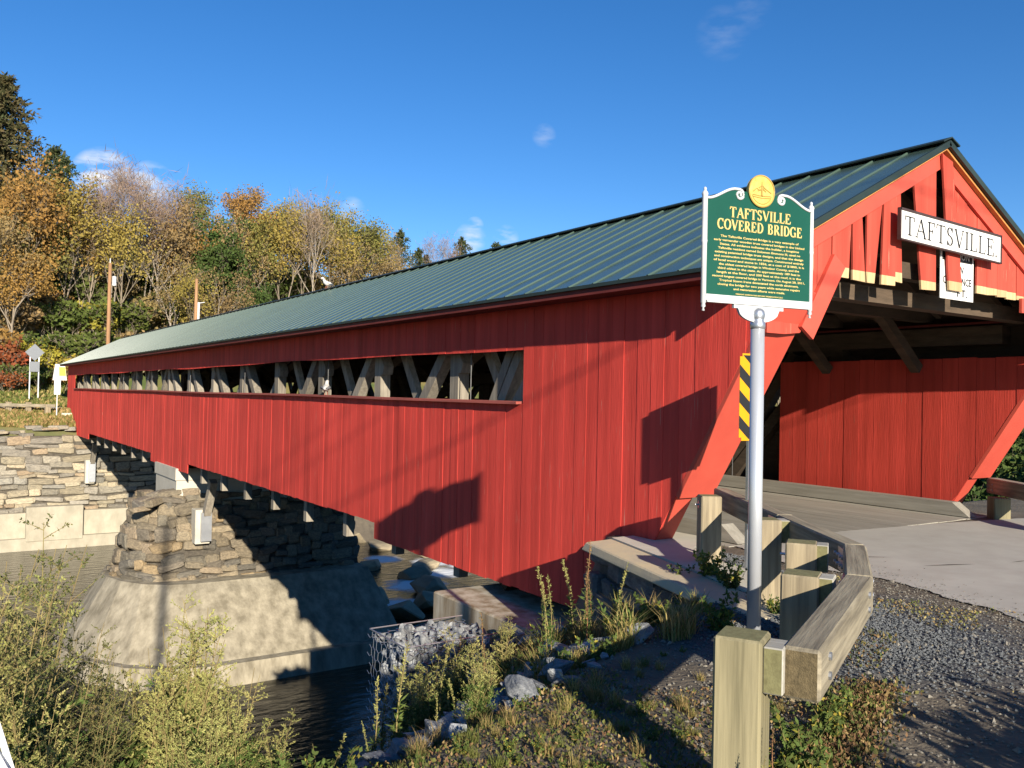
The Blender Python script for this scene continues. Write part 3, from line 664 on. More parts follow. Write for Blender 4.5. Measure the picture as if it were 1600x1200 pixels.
# name board and clearance sign on the gable
SERIF = {}
def glyphs():
    def serif(x, y, L=.15): return ('l', (x - L, y), (x + L, y), 0)
    S = SERIF
    S['T'] = (.78, [('l', (.39, 0), (.39, 1), 1), ('l', (.02, .97), (.76, .97), 0), ('l', (.04, 1), (.02, .76), 0), ('l', (.74, 1), (.76, .76), 0), serif(.39, .02)])
    S['A'] = (.86, [('l', (.08, 0), (.43, 1), 0), ('l', (.43, 1), (.78, 0), 1), ('l', (.2, .36), (.66, .36), 0), serif(.08, .02, .1), serif(.78, .02, .12)])
    S['F'] = (.68, [('l', (.17, 0), (.17, 1), 1), ('l', (.02, .97), (.62, .97), 0), ('l', (.6, 1), (.64, .76), 0), ('l', (.17, .52), (.46, .52), 0), ('l', (.46, .64), (.46, .4), 0), serif(.17, .02)])
    S['E'] = (.74, [('l', (.17, 0), (.17, 1), 1), ('l', (.02, .97), (.62, .97), 0), ('l', (.6, 1), (.64, .76), 0), ('l', (.17, .52), (.46, .52), 0), ('l', (.46, .64), (.46, .4), 0), ('l', (.02, .03), (.66, .03), 0), ('l', (.66, 0), (.71, .26), 0)])
    S['L'] = (.70, [('l', (.17, 0), (.17, 1), 1), serif(.17, .98), ('l', (.02, .03), (.64, .03), 0), ('l', (.62, 0), (.67, .28), 0)])
    S['I'] = (.36, [('l', (.18, 0), (.18, 1), 1), serif(.18, .02), serif(.18, .98)])
    S['V'] = (.84, [('l', (.08, 1), (.43, 0), 1), ('l', (.43, 0), (.76, 1), 0), serif(.08, .98, .12), serif(.76, .98, .1)])
    def arc(cx, cy, rx, ry, a0, a1, n=14): return [(cx + rx * math.cos(R(a0 + (a1 - a0) * i / n)), cy + ry * math.sin(R(a0 + (a1 - a0) * i / n))) for i in range(n + 1)]
    S['S'] = (.64, [('c', arc(.31, .755, .2, .225, 20, 270, 10) + arc(.31, .26, .22, .24, 90, -160, 10)[1:], 2), ('l', (.52, 1), (.52, .74), 0), ('l', (.09, 0), (.09, .26), 0)])
    S['O'] = (.92, [('c', arc(.45, .5, .38, .48, 0, 360, 24), 2)])
    S['C'] = (.82, [('c', arc(.45, .5, .37, .48, 42, 318, 20), 2), ('l', (.74, 1), (.74, .7), 0)])
    S['G'] = (.90, [('c', arc(.45, .5, .37, .48, 42, 325, 20), 2), ('l', (.74, 1), (.74, .7), 0), ('l', (.75, .02), (.75, .42), 1), serif(.72, .42)])
    S['D'] = (.86, [('l', (.17, 0), (.17, 1), 1), ('c', [(.05, .97), (.36, .97)] + arc(.36, .5, .4, .47, 90, -90, 14) + [(.05, .03)], 2)])
    S['R'] = (.84, [('l', (.17, 0), (.17, 1), 1), serif(.17, .02), ('c', [(.03, .97), (.36, .97)] + arc(.36, .74, .24, .23, 90, -90, 10) + [(.17, .5)], 2), ('l', (.38, .5), (.72, .03), 1), ('l', (.66, .03), (.82, .03), 0)])
    S['B'] = (.78, [('l', (.17, 0), (.17, 1), 1), ('c', [(.03, .97), (.36, .97)] + arc(.36, .75, .22, .22, 90, -90, 10) + [(.17, .53)], 2), ('c', [(.17, .53), (.38, .53)] + arc(.38, .28, .26, .25, 90, -90, 10) + [(.03, .03)], 2)])
    S['.'] = (.3, [('l', (.1, 0), (.1, .12), 1)])
glyphs()
def serif_text(G, text, x0, z0, h, width, thick=.13, thin=.05, squeeze=None, y=0., x_total=None, th=.006):
    """letters as thin raised strips in the local XZ plane, facing -Y"""
    adv = sum(SERIF[c][0] if c != ' ' else .45 for c in text) + .10 * (len(text) - 1)
    sx = width / adv; x = x0
    def strip(p, q, w):
        p = Vector((p[0], p[1])); q = Vector((q[0], q[1])); d = q - p
        if d.length < 1e-6: return
        n = Vector((-d.y, d.x)).normalized() * (w / 2)
        c = [(p.x - n.x, y, p.y - n.y), (q.x - n.x, y, q.y - n.y), (q.x + n.x, y, q.y + n.y), (p.x + n.x, y, p.y + n.y)]
        f = [(a, b - th, e) for a, b, e in c]
        G.hexa([f[0], f[1], c[1], c[0], f[3], f[2], c[2], c[3]])
    k = 0
    for c in text:
        if c == ' ': x += .55 * sx; continue
        w, st = SERIF[c]
        for s_ in st:
            if s_[0] == 'l':
                wt = (thick if s_[3] else thin) * h
                strip((x + s_[1][0] * sx, z0 + s_[1][1] * h), (x + s_[2][0] * sx, z0 + s_[2][1] * h), wt)
            else:
                pts = s_[1]
                for a, b_ in zip(pts, pts[1:]):
                    dv = (b_[0] - a[0], b_[1] - a[1]); L_ = math.hypot(*dv) or 1
                    wt = (thin + (thick - thin) * abs(dv[1] / L_) ** 1.5) * h
                    strip((x + a[0] * sx, z0 + a[1] * h), (x + b_[0] * sx, z0 + b_[1] * h), wt)
        x += (w + .10) * sx
def font_mesh(text, size, align='CENTER', bold=0.):
    cu = bpy.data.curves.new('lettering', 'FONT'); cu.body = text; cu.size = size; cu.align_x = align; cu.resolution_u = 2; cu.offset = bold
    o = bpy.data.objects.new('lettering', cu); COL.objects.link(o)
    dg = bpy.context.evaluated_depsgraph_get(); me = bpy.data.meshes.new_from_object(o.evaluated_get(dg))
    bpy.data.objects.remove(o); return me
def place_text(name, me, m, parent, loc, fit=None):
    """flat lettering standing in the local XZ plane facing -Y"""
    me.materials.clear(); me.materials.append(m)
    me.transform(Matrix.Rotation(math.pi / 2, 4, 'X'))
    if fit:
        xs = [v.co.x for v in me.vertices]; k = fit / (max(xs) - min(xs)); me.transform(Matrix.Scale(k, 4, (1, 0, 0)))
    o = link(name, me, parent, loc); return o
sgn = thing('name_board', 'long white board lettered TAFTSVILLE hung across the broken gable', 'sign', (10.40, YG - .17, 4.06))
# local: x right, z up
SW = 2.52; SH = .37
g = Geo(); g.hexa([(0, 0, 0), (SW, 0, -.06), (SW, .03, -.06), (0, .03, 0), (0, 0, SH), (SW, 0, SH - .06), (SW, .03, SH - .06), (0, .03, SH)]); obj('panel', g, WHITES, sgn, world=False)
g = Geo()
for z0, z1 in ((SH, SH + .03), (-.02, 0)): g.hexa([(-.02, -.012, z0), (SW + .02, -.012, z0 - .06), (SW + .02, .035, z0 - .06), (-.02, .035, z0), (-.02, -.012, z1), (SW + .02, -.012, z1 - .06), (SW + .02, .035, z1 - .06), (-.02, .035, z1)])
g.box(-.025, -.002, -.012, .035, -.02, SH + .03); g.box(SW + .002, SW + .025, -.012, .035, -.08, SH - .03)
obj('frame', g, mat('dark_sign_frame', (.05, .03, .028), rough=.6, bump=.05), sgn, world=False)
g = Geo(); serif_text(g, 'TAFTSVILLE.', .09, .06, .25, SW - .16, thick=.115, thin=.045, th=.004)
g.v = [(x, y_ - .002, z - .06 * x / SW) for x, y_, z in g.v]; obj('lettering', g, BLACK, sgn, world=False)
cs = thing('clearance_sign', 'white caution low clearance sign half hidden behind a hanging gable board', 'sign', (11.58, YG - .035, 3.39))
CWD, CHT = .86, .74
g = Geo(); g.box(0, CWD, 0, .012, 0, CHT); obj('panel', g, WHITES, cs, world=False)
g = Geo(); g.box(.04, CWD - .04, -.003, -.0005, CHT - .20, CHT - .03); obj('header_band', g, BLACK, cs, world=False)
place_text('lettering', font_mesh('CAUTION', .15, bold=.002), WHITES, cs, (CWD / 2, -.005, CHT - .165), fit=.62)
for t, z, f in (('LOW', .375, .33), ('CLEARANCE', .215, .74), ('FT.', .05, .26)):
    place_text('lettering', font_mesh(t, .15, bold=.0025), BLACK, cs, (CWD / 2 + (.13 if t == 'FT.' else 0), -.003, z), fit=f)

# ------------------------------------------------------------------ stone pier, abutments, wing wall
def stone_meshes(m, n, seed, jit=.13, bev=.12):
    rg = random.Random(seed); out = []
    for k in range(n):
        bm = bmesh.new(); bmesh.ops.create_cube(bm, size=1)
        for v in bm.verts: v.co = Vector((v.co.x * (1 + rg.uniform(-jit, jit) * 1.3), v.co.y, v.co.z * (1 + rg.uniform(-jit, jit) * 1.6)))
        bmesh.ops.bevel(bm, geom=bm.edges[:], offset=bev, segments=1, affect='EDGES')
        for v in bm.verts: v.co += Vector((rg.uniform(-1, 1), rg.uniform(-1, 1) * 1.2, rg.uniform(-1, 1))) * .035
        me = bpy.data.meshes.new('stone'); bm.to_mesh(me); bm.free(); me.materials.append(m); out.append(me)
    return out
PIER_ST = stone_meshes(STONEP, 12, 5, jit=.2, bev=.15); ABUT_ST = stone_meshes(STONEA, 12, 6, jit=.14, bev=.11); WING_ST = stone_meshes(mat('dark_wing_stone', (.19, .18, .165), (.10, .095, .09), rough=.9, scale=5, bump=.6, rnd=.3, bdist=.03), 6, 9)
def stone_face(parent, A, B, z0, z1, meshes, lmin, lmax, hmin, hmax, batter=0., depth=.35, proud=.06, seed=1, cut=None, budget=300):
    """lay stones in rough courses on the vertical plane through A->B (2-D points); batter moves the foot outwards"""
    rg = random.Random(seed); A = Vector(A); B = Vector(B); d = B - A; L_ = d.length; u = d / L_; nrm = Vector((u.y, -u.x))
    ang = math.atan2(u.y, u.x); z = z0; cnt = 0
    while z < z1 - .05:
        h = min(rg.uniform(hmin, hmax), z1 - z + .06); s_ = -rg.uniform(0, .3)
        while s_ < L_ - .05:
            l = rg.uniform(lmin, lmax) * (1.25 if h > (hmin + hmax) / 2 else .9)
            e = min(s_ + l, L_ + .08); hh = h * rg.uniform(.75, 1.25); zz = z + h / 2 + rg.uniform(-.22, .22) * h
            off = batter * (z1 - z) / (z1 - z0) - depth * .5 + rg.uniform(-.3, 1) * proud
            c = A + u * ((s_ + e) / 2) + nrm * off
            if (cut is None or not cut(c.x, c.y, zz)) and cnt < budget:
                o = link('stone', rg.choice(meshes), parent, rot=(rg.uniform(-.06, .06), rg.uniform(-.11, .11), ang + rg.uniform(-.04, .04)), scale=((e - s_) * .985, depth, hh * .97))
                o.location = (c.x, c.y, zz); cnt += 1
                o.matrix_parent_inverse = WM[parent.name].inverted()
            s_ = e
        z += h
    return cnt
pier = thing('bridge_pier', 'rough fieldstone bridge pier on a battered pale concrete base in the river', 'pier', (10.5, 36.5, -8.6))
def prism(G, bot, zb, top, zt, mi=0):
    n = len(bot); k = len(G.v); G.v += [(x, y, zb) for x, y in bot] + [(x, y, zt) for x, y in top]
    for i in range(n): G.f.append((k + i, k + (i + 1) % n, k + n + (i + 1) % n, k + n + i)); G.m.append(mi)
    G.f.append(tuple(k + n + i for i in range(n))); G.m.append(mi); G.f.append(tuple(k + n - 1 - i for i in range(n))); G.m.append(mi)
def nose(x1, cx, rx, cy, ry, n=9):
    """outline with a rounded upstream nose at -X, counter-clockwise from the near right corner"""
    return [(x1, cy - ry)][::-1] + [(cx - rx * math.sin(math.pi * k / n), cy - ry * math.cos(math.pi * k / n)) for k in range(n + 1)] + [(x1, cy + ry)]
def nprism(G, bot, zb, top, zt): prism(G, bot[::-1], zb, top[::-1], zt)
G = Geo(); nprism(G, nose(15.3, 8.3, 2.15, 36.5, 2.5, 14), -5.6, nose(14.95, 8.3, 1.15, 36.5, 1.75, 14), -2.35)
core = obj('core', G, MORT, pier)
def pier_stones(parent, z0, z1, seed, budget):
    rg = random.Random(seed); z = z0; cnt = 0
    while z < z1:
        k = (z - z0) / (z1 - z0); rx = 2.2 - 1.0 * k; ry = 2.52 - .74 * k; x1 = 15.3 - .35 * k
        h = rg.uniform(.2, .42); straight = x1 - 8.3; arc = math.pi / 2 * (rx + ry) / 2 * 1.15; s_ = 0.
        while s_ < straight + arc:
            l = rg.uniform(.26, .95); c = s_ + l / 2
            if c < straight: p = (x1 - c, 36.5 - ry); an = 0.
            else:
                t = (c - straight) / arc * math.pi / 2 * 1.15; p = (8.3 - rx * math.sin(t), 36.5 - ry * math.cos(t)); an = -t
            if cnt < budget:
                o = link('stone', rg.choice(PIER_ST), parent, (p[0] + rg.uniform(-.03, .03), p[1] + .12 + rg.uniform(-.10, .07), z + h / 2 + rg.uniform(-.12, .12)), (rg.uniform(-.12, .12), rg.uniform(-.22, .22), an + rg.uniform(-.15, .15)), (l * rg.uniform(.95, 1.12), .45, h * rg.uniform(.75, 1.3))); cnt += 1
            s_ += l
        z += h * .93
pier_stones(core, -5.45, -2.3, 4, 295)
for k in range(9):   # loose rubble on the shoulder of the pier
    o = link('stone', random.choice(PIER_ST), core, loc=(6.9 + random.uniform(-.5, 1.3), 34.6 + random.uniform(-.1, .7), -2.4 + random.uniform(-.25, .12)), rot=(random.uniform(-.2, .2), random.uniform(-.3, .3), random.uniform(0, 3)), scale=(random.uniform(.35, .7), random.uniform(.3, .5), random.uniform(.18, .3)))
G = Geo(); nprism(G, nose(15.75, 8.6, 4.3, 36.2, 5.5), -7.65, nose(15.3, 8.4, 2.65, 36.55, 3.4), -5.3)
obj('concrete_base', G, CONCB, pier, smooth=False)
G = Geo(); nprism(G, nose(15.95, 8.6, 4.75, 36.2, 6.6), -9.6, nose(15.85, 8.6, 4.5, 36.2, 5.9), -7.6)
obj('footing', G, CONCB, pier)
G = Geo(); G.box(7.95, 15.0, 34.72, 38.3, -2.5, -1.62); G.box(7.9, 15.05, 34.67, 38.35, -1.60, -1.15)
obj('bearing_cap', G, CONCW, pier)
def bracket(parent, x, y, zb, h, w=.55):
    """concrete pad with a steel-shod arch strut"""
    g = Geo(); g.box(x - w * .55, x + w * .45, y - .32, y + .3, zb, zb + h); p = obj('arch_pad', g, CONCW, parent, bevel=.02)
    g = Geo(); g.box(x - .12, x + .26, y - .50, y - .33, zb + .12, zb + h - .1); obj('steel_shoe', g, GALV, p)
    g = Geo(); g.beam((x + .08, y - .42, zb + h - .15), (x + .1, y - 1.15, zb + h + 1.15), .26, .28, up=(0, 0, 1)); obj('strut', g, GREYW, p)
bracket(pier, 8.75, 34.05, -3.95, 1.3)
# far abutment and retaining wall
fa = thing('stone_abutment', 'tall coursed fieldstone abutment on concrete footing at the far end', 'abutment', (9, 62.5, -8.6))
G = Geo(); G.box(-16, 17.0, 62.05, 63.6, -7.0, -1.25); acore = obj('core', G, MORT, fa)
stone_face(acore, (2.6, 62.0), (16.4, 62.0), -6.05, -1.25, ABUT_ST, .5, 1.45, .2, .5, batter=.1, depth=.5, proud=.12, seed=11, budget=290)
G = Geo(); z = -6.05
while z < -1.3:
    hh = random.uniform(.25, .5); x = -15.8
    while x < 2.5:
        l = random.uniform(.6, 1.5); G.box(x + .01, min(x + l, 2.6) - .01, 61.72 + random.uniform(-.06, .06), 62.1, z + .01, z + hh - .01); x += l
    z += hh
kind(obj('stone_run', G, STONEA, acore), 'stuff')
for k in range(26):    # uneven capping stones
    x = -2 + k * .42 + random.uniform(-.1, .1)
    if x > 8.0: break
    link('stone', random.choice(ABUT_ST), acore, loc=(x, 62.35 + random.uniform(-.15, .25), -1.2 + random.uniform(-.05, .22) + (.3 if x > 5.4 else 0)), rot=(0, random.uniform(-.1, .1), random.uniform(-.4, .4)), scale=(random.uniform(.5, 1.0), random.uniform(.4, .6), random.uniform(.18, .35)))
G = Geo(); G.box(-16, 17.2, 61.45, 62.6, -7.9, -6.0); obj('concrete_footing', G, CONC, fa)
G = Geo(); G.box(-16, 17.4, 61.1, 62.5, -9.6, -7.55); obj('footing_toe', G, CONC, fa)
G = Geo(); G.box(5.15, 8.35, 61.05, 62.3, -7.75, -5.62); obj('concrete_block', G, CONC, fa, bevel=.03)
G = Geo(); G.box(7.35, 7.95, 64.6, 66.4, -1.3, .15); obj('wing_end', G, CONCW, fa)
bracket(fa, 8.75, 61.75, -4.3, 1.5)
# near abutment seat
na = thing('concrete_abutment', 'stained concrete bearing seat under the near end of the red siding', 'abutment', (11.5, 11, -6))
G = Geo(); G.box(7.25, 15.9, 9.1, 13.05, -7.5, -1.47); obj('seat', G, CONCS, na, bevel=.025)
G = Geo(); G.box(8.25, 15.7, 8.45, 9.3, -1.6, -.11); obj('backwall', G, CONC, na)
G = Geo(); G.beam((8.5, 12.4, -1.35), (8.5, 15.0, .2), .3, .3); obj('strut', G, DARKW, na)
# near wing wall: fieldstone with two concrete caps
ww = thing('wing_wall', 'low fieldstone wing wall capped with pale concrete beside the guard rail', 'wall', (6.6, 7.2, -.9))
G = Geo()
def wl(Y, off): return wing_x(Y) + off
P0, P1 = (wl(5.1, .02), 5.1), (wl(8.75, .02), 8.75)
prism(G, [P0, (P0[0] + .45, P0[1]), (P1[0] + .45, P1[1]), P1], -1.7, [P0, (P0[0] + .45, P0[1]), (P1[0] + .45, P1[1]), P1], -.14)
wcore = obj('core', G, MORT, ww)
stone_face(wcore, (P1[0] - .02, P1[1] + .15), (P0[0] - .02, P0[1]), -1.6, -.12, WING_ST, .3, .7, .16, .32, depth=.3, proud=.1, seed=14, budget=60)
G = Geo()
prism(G, [(P0[0] - .22, P0[1] - .15), (P0[0] + .30, P0[1] - .25), (P1[0] + .28, P1[1] + .1), (P1[0] - .24, P1[1] + .1)], -.085, [(P0[0] - .16, P0[1] - .1), (P0[0] + .30, P0[1] - .2), (P1[0] + .28, P1[1] + .1), (P1[0] - .20, P1[1] + .05)], .02)
obj('cap', G, mat('buff_weathered_concrete', (.56, .46, .28), (.44, .38, .27), rough=.92, scale=2.2, bump=.35, bscale=30, rnd=0, detail=9, bdist=.01), ww, bevel=.015)
G = Geo()
prism(G, [(P0[0] + .31, P0[1] - .25), (P0[0] + .75, P0[1] - .35), (P1[0] + .45, P1[1] - .9), (P1[0] + 1.25, P1[1] - .7), (P1[0] + 1.2, P1[1] + .1), (P1[0] + .29, P1[1] + .1)], -.2, [(P0[0] + .31, P0[1] - .25), (P0[0] + .72, P0[1] - .35), (P1[0] + .75, P1[1] - .95), (P1[0] + 1.5, P1[1] - .7), (P1[0] + 1.45, P1[1] + .1), (P1[0] + .29, P1[1] + .1)], .035)
obj('slab', G, CONCW, ww)

# ------------------------------------------------------------------ guard rails
RT = .80
def post(x, y, ang, w=.215, h=RT, m=TREAT, label='', side=1, bolt=True):
    base = min(ground(x, y), 0)
    t = thing('guard_post', label, 'post', (x, y, base), ang, 'timber guard posts')
    g = Geo(); g.box(-w / 2, w / 2, -w / 2, w / 2, -.25, h - base); g.m = [0, 1, 0, 0, 0, 0]; obj('timber', g, [m, ENDO], t, bevel=.012, world=False)
    if bolt:
        g = Geo(); g.tube([(.02, w / 2 - .01, h - base - .11), (.02, w / 2 + .006, h - base - .11)], .045, 12); g.tube([(.02, w / 2, h - base - .11), (.02, w / 2 + .045, h - base - .11)], .011, 8)
        obj('bolt', g, GALV, t, world=False)
    return t
# rail polyline (centre line at the top) and posts behind it
RP = [(3.26, 2.48), (4.97, 3.35), (6.02, 4.10), (6.95, 5.50), (8.28, 7.55)]
def rail(a, b, label, w=.17, h=.235):
    a = Vector((*a, 0)); b = Vector((*b, 0)); d = (b - a); ang = math.atan2(d.y, d.x)
    t = thing('guard_rail', label, 'rail', (a.x, a.y, RT - h), ang, 'timber guard rails')
    g = Geo(); g.box(0, d.length - .006, -w / 2, w / 2, 0, h); g.m = [0, 0, 0, 1, 0, 1]; obj('beam', g, [RAIL, ENDG], t, bevel=.015, world=False)
    for s_ in (.22, d.length - .22):
        for z in (.07, .16):
            g = Geo(); g.tube([(s_, -w / 2 - .012, z), (s_, -w / 2 + .01, z)], .02, 8); obj('bolt', g, GALV, t, world=False)
    return t, ang
rl = ['thick weathered rail beam with sawn open end beside the gravel', 'short rail beam joining the open-ended beam at the bend', 'rail beam between the bend and the sign post', 'rail beam running up to the bridge portal']
angs = []
for i in range(4):
    t, an = rail(RP[i], RP[i + 1], rl[i]); angs.append(an)
for i in range(1, 4):    # steel splice plates on the back of the joints
    x, y = RP[i]; an = (angs[i - 1] + angs[i]) / 2; n = Vector((-math.sin(an), math.cos(an)))
    sp = Geo(); sp.box(-.2, .2, -.006, .006, -.09, .09)
    for s_ in (-.14, -.05, .05, .14): sp.tube([(s_, .0, .03), (s_, .03, .03)], .014, 6); sp.tube([(s_, .0, -.04), (s_, .03, -.04)], .014, 6)
    o = obj('splice_plate', sp, GALV); o.location = (x + n.x * .098, y + n.y * .098, RT - .12); o.rotation_euler = (0, 0, an)
    tag(o, ['steel splice plate behind the open-ended rail', 'steel splice plate behind the middle rail joint', 'steel splice plate behind the rail joint by the striped marker'][i - 1], 'plate', 'rail splice plates')
pl = ['squared green-stained guard post with end-grain top, open end of the rail', 'weathered guard post behind the bend of the rail', 'pale guard post behind the middle rail', 'guard post beside the silver sign pole', 'bolted guard post in front of the red portal leg']
PP = [(3.165, 2.735, .50), (4.70, 3.58, .52), (5.74, 4.38, .62), (6.55, 5.40, .98), (7.52, 7.02, 1.0)]
for i, (x, y, an) in enumerate(PP):
    post(x, y, an, w=.22 if i == 0 else .235, m=TREAT if i in (0,) else TREATL, label=pl[i], bolt=i > 1, h=RT + (.02 if i == 0 else 0))
    if i < 4:   # block between post and rail
        dirn = Vector((math.sin(an), -math.cos(an)))
        c = Vector((x, y)) + dirn * .155
        g = Geo(); g.box(-.085, .085, -.045, .045, -.21, .0); g.m = [0, 0, 0, 1, 0, 1]
        o = obj('blockout', g, [BLOCKW, ENDO], bevel=.006); o.location = (c.x, c.y, RT - .005); o.rotation_euler = (0, 0, an)
        tag(o, 'timber spacer block between ' + ['the open-end post and rail', 'the bend post and rail', 'the middle post and rail', 'the pole-side post and rail'][i], 'block', 'rail spacer blocks')
# guard rail on the other side of the road
t, an = rail((15.72, 7.98), (13.7, 5.3), 'dark rail beam on a stout post across the road beyond the portal', w=.2, h=.27); t.location.z = .36
post(15.05, 7.52, an, w=.27, label='stout post of the guard rail across the road', bolt=False, h=.36)

# ------------------------------------------------------------------ historic marker
mk_rot = math.atan2(-.18, 1.03)
mk = thing('historic_marker', 'green cast roadside marker with gold lettering and seal on a silver pole', 'sign', (5.31, 4.49, 0), mk_rot)
MW = .505; ZTOP = 3.50
def curve_top(x):                          # panel outline between post and scroll
    a = abs(x)
    if a < .13: return ZTOP + .005 - .05 * (1 - a / .13)
    if a < .24: return ZTOP + .02
    k = (MW - a) / (MW - .24); return ZTOP - .075 + (.095) * (k * k * (3 - 2 * k))
G = Geo(); xs = [-MW + 2 * MW * i / 60 for i in range(61)]; zb = ZTOP - .80
for x0, x1 in zip(xs, xs[1:]):
    za, zc = curve_top(x0) - .01, curve_top(x1) - .01
    G.hexa([(x0, -.012, zb), (x1, -.012, zb), (x1, .012, zb), (x0, .012, zb), (x0, -.012, za), (x1, -.012, zc), (x1, .012, zc), (x0, .012, za)])
panel = obj('panel', G, GREENS, mk, world=False)
for s_ in (-1, 1):
    G = Geo()
    pts = [(s_ * (MW - (MW - .205) * i / 12), 0, curve_top(MW - (MW - .205) * i / 12) if MW - (MW - .205) * i / 12 > .24 else ZTOP + .02) for i in range(13)]
    cx, cz = s_ * .205, ZTOP - .022                        # scroll
    for i in range(1, 20):
        an = R(90 + i * 27); r = .042 * (1 - i / 24)
        pts.append((cx + -s_ * r * math.cos(an) * -1 if s_ < 0 else cx + r * math.cos(an), 0, cz + r * math.sin(an)))
    G.tube([(p[0], -.012, p[2]) for p in pts], .0115, 6)
    obj('scroll_trim', G, WHITEP, mk, smooth=True, world=False)
for s_ in (-1, 1):
    G = Geo(); x = s_ * (MW + .012)
    prof = [(-.93, .0), (-.925, .012), (-.905, .006), (-.895, .018), (-.87, .014), (-.865, .02), (-.42, .02), (-.40, .024), (-.39, .0215), (-.06, .0205), (-.045, .025), (-.03, .018), (-.02, .008), (-.01, .012), (0.0, .010), (.008, 0.)]
    G.tube([(x, 0, ZTOP + z) for z, r in prof], [r + .0005 for z, r in prof], 10); obj('frame_post', G, WHITEP, mk, smooth=True, world=False)
G = Geo(); G.box(-MW, MW, -.02, .02, zb - .018, zb); G.box(-MW, MW, -.016, .016, zb - .045, zb - .018); G.box(-MW + .01, MW - .01, -.022, .022, zb - .06, zb - .045)
obj('bottom_moulding', G, WHITEP, mk, world=False)
G = Geo()
for x0 in [i * .02 for i in range(-12, 12)]:
    f = lambda x: zb - .06 - (.03 if abs(x) > .2 else .03 + .10 * math.sqrt(max(0, 1 - ((abs(x)) / .2) ** 2)))
    G.hexa([(x0, -.012, f(x0)), (x0 + .02, -.012, f(x0 + .02)), (x0 + .02, .012, f(x0 + .02)), (x0, .012, f(x0)), (x0, -.012, zb - .06), (x0 + .02, -.012, zb - .06), (x0 + .02, .012, zb - .06), (x0, .012, zb - .06)])
obj('bracket', G, WHITEP, mk, world=False)
G = Geo()
pr = [(zb - .075, .0), (zb - .08, .03), (zb - .10, .05), (zb - .13, .057), (zb - .16, .05), (zb - .175, .046), (zb - .19, .058), (zb - .235, .058), (zb - .24, .0535)]
G.tube([(0, 0, z) for z, r in pr[::-1]], [r for z, r in pr[::-1]], 20); obj('socket', G, GALV, mk, smooth=True, world=False)
G = Geo(); G.tube([(0.012, 0, -.3), (0, 0, zb - .235)], .053, 24); obj('pole', G, GALVP, mk, smooth=True, world=False)
G = Geo(); G.tube([(0, .012, ZTOP + .028), (0, -.022, ZTOP + .028)], .122, 40); seal = obj('seal', G, GOLDS, mk, world=False)
G = Geo(); G.tube([(0.122 * math.cos(R(a)), -.022, ZTOP + .028 + .122 * math.sin(R(a))) for a in range(0, 361, 10)], .006, 5); G.tube([(0.1 * math.cos(R(a)), -.022, ZTOP + .028 + .1 * math.sin(R(a))) for a in range(200, 341, 10)], .004, 4)
G.tube([(-.085, -.023, ZTOP + .02), (-.05, -.023, ZTOP + .045), (-.02, -.023, ZTOP + .03), (.02, -.023, ZTOP + .055), (.06, -.023, ZTOP + .035), (.09, -.023, ZTOP + .02)], .0045, 5)
for zz in (-.005, -.02): G.tube([(-.085, -.023, ZTOP + zz), (0, -.023, ZTOP + zz - .006), (.085, -.023, ZTOP + zz)], .004, 5)
G.tube([(0, -.023, ZTOP - .01), (0, -.023, ZTOP + .10)], [.012, .002], 6); G.tube([(-.03, -.023, ZTOP + .05), (0, -.023, ZTOP + .075), (.03, -.023, ZTOP + .05)], .005, 5); G.tube([(-.04, -.023, ZTOP + .025), (0, -.023, ZTOP + .05), (.04, -.023, ZTOP + .025)], .005, 5)
obj('seal_rim', G, mat('shadowed_gold_relief', (.44, .31, .08), rough=.5, bump=0), seal)
bpy.data.objects[WM and 'seal_rim'].matrix_parent_inverse = Matrix.Identity(4)
G = Geo(); serif_text(G, 'TAFTSVILLE', -.295, ZTOP - .20, .078, .59, thick=.2, thin=.095, th=.004)
serif_text(G, 'COVERED BRIDGE', -.41, ZTOP - .298, .078, .82, thick=.2, thin=.095, th=.004)
G.v = [(x, y - .0125, z) for x, y, z in G.v]; obj('title_lettering', G, GOLD, mk, world=False)
BODY = ['The Taftsville Covered Bridge is a very example of', 'early vernacular wooden truss covered bridges in the United', 'States. All evidence indicates the builder, a longtime', 'Taftsville resident named Solomon Emmons III, used no', 'existing patented bridge truss designs, and that the design', 'and construction techniques are unique. Constructed entirely', 'of local wood and stone in 1836, at a cost of $1800, it is', 'the oldest covered bridge in Windsor County, and the', 'third oldest in the state. At approximately 189 feet in', 'length at the floor, and 200 feet at the roof, it is the', 'second longest covered bridge in Vermont. On August 28, 2011,', 'Tropical Storm Irene devastated the north abutment,', 'closing the bridge for two years while extensive repairs', 'and restoration efforts were made.']
WID = [.76, .88, .77, .80, .86, .87, .88, .78, .80, .82, .90, .77, .80, .50]
for i, (t, wv) in enumerate(zip(BODY, WID)):
    place_text('body_lettering', font_mesh(t, .0225, bold=.0006), GOLD, mk, (0, -.0145, ZTOP - .358 - i * .0305), fit=wv)
place_text('body_lettering', font_mesh('VERMONT DIVISION FOR HISTORIC PRESERVATION 2013', .014, bold=.0004), GOLD, mk, (0, -.0145, ZTOP - .789), fit=.46)

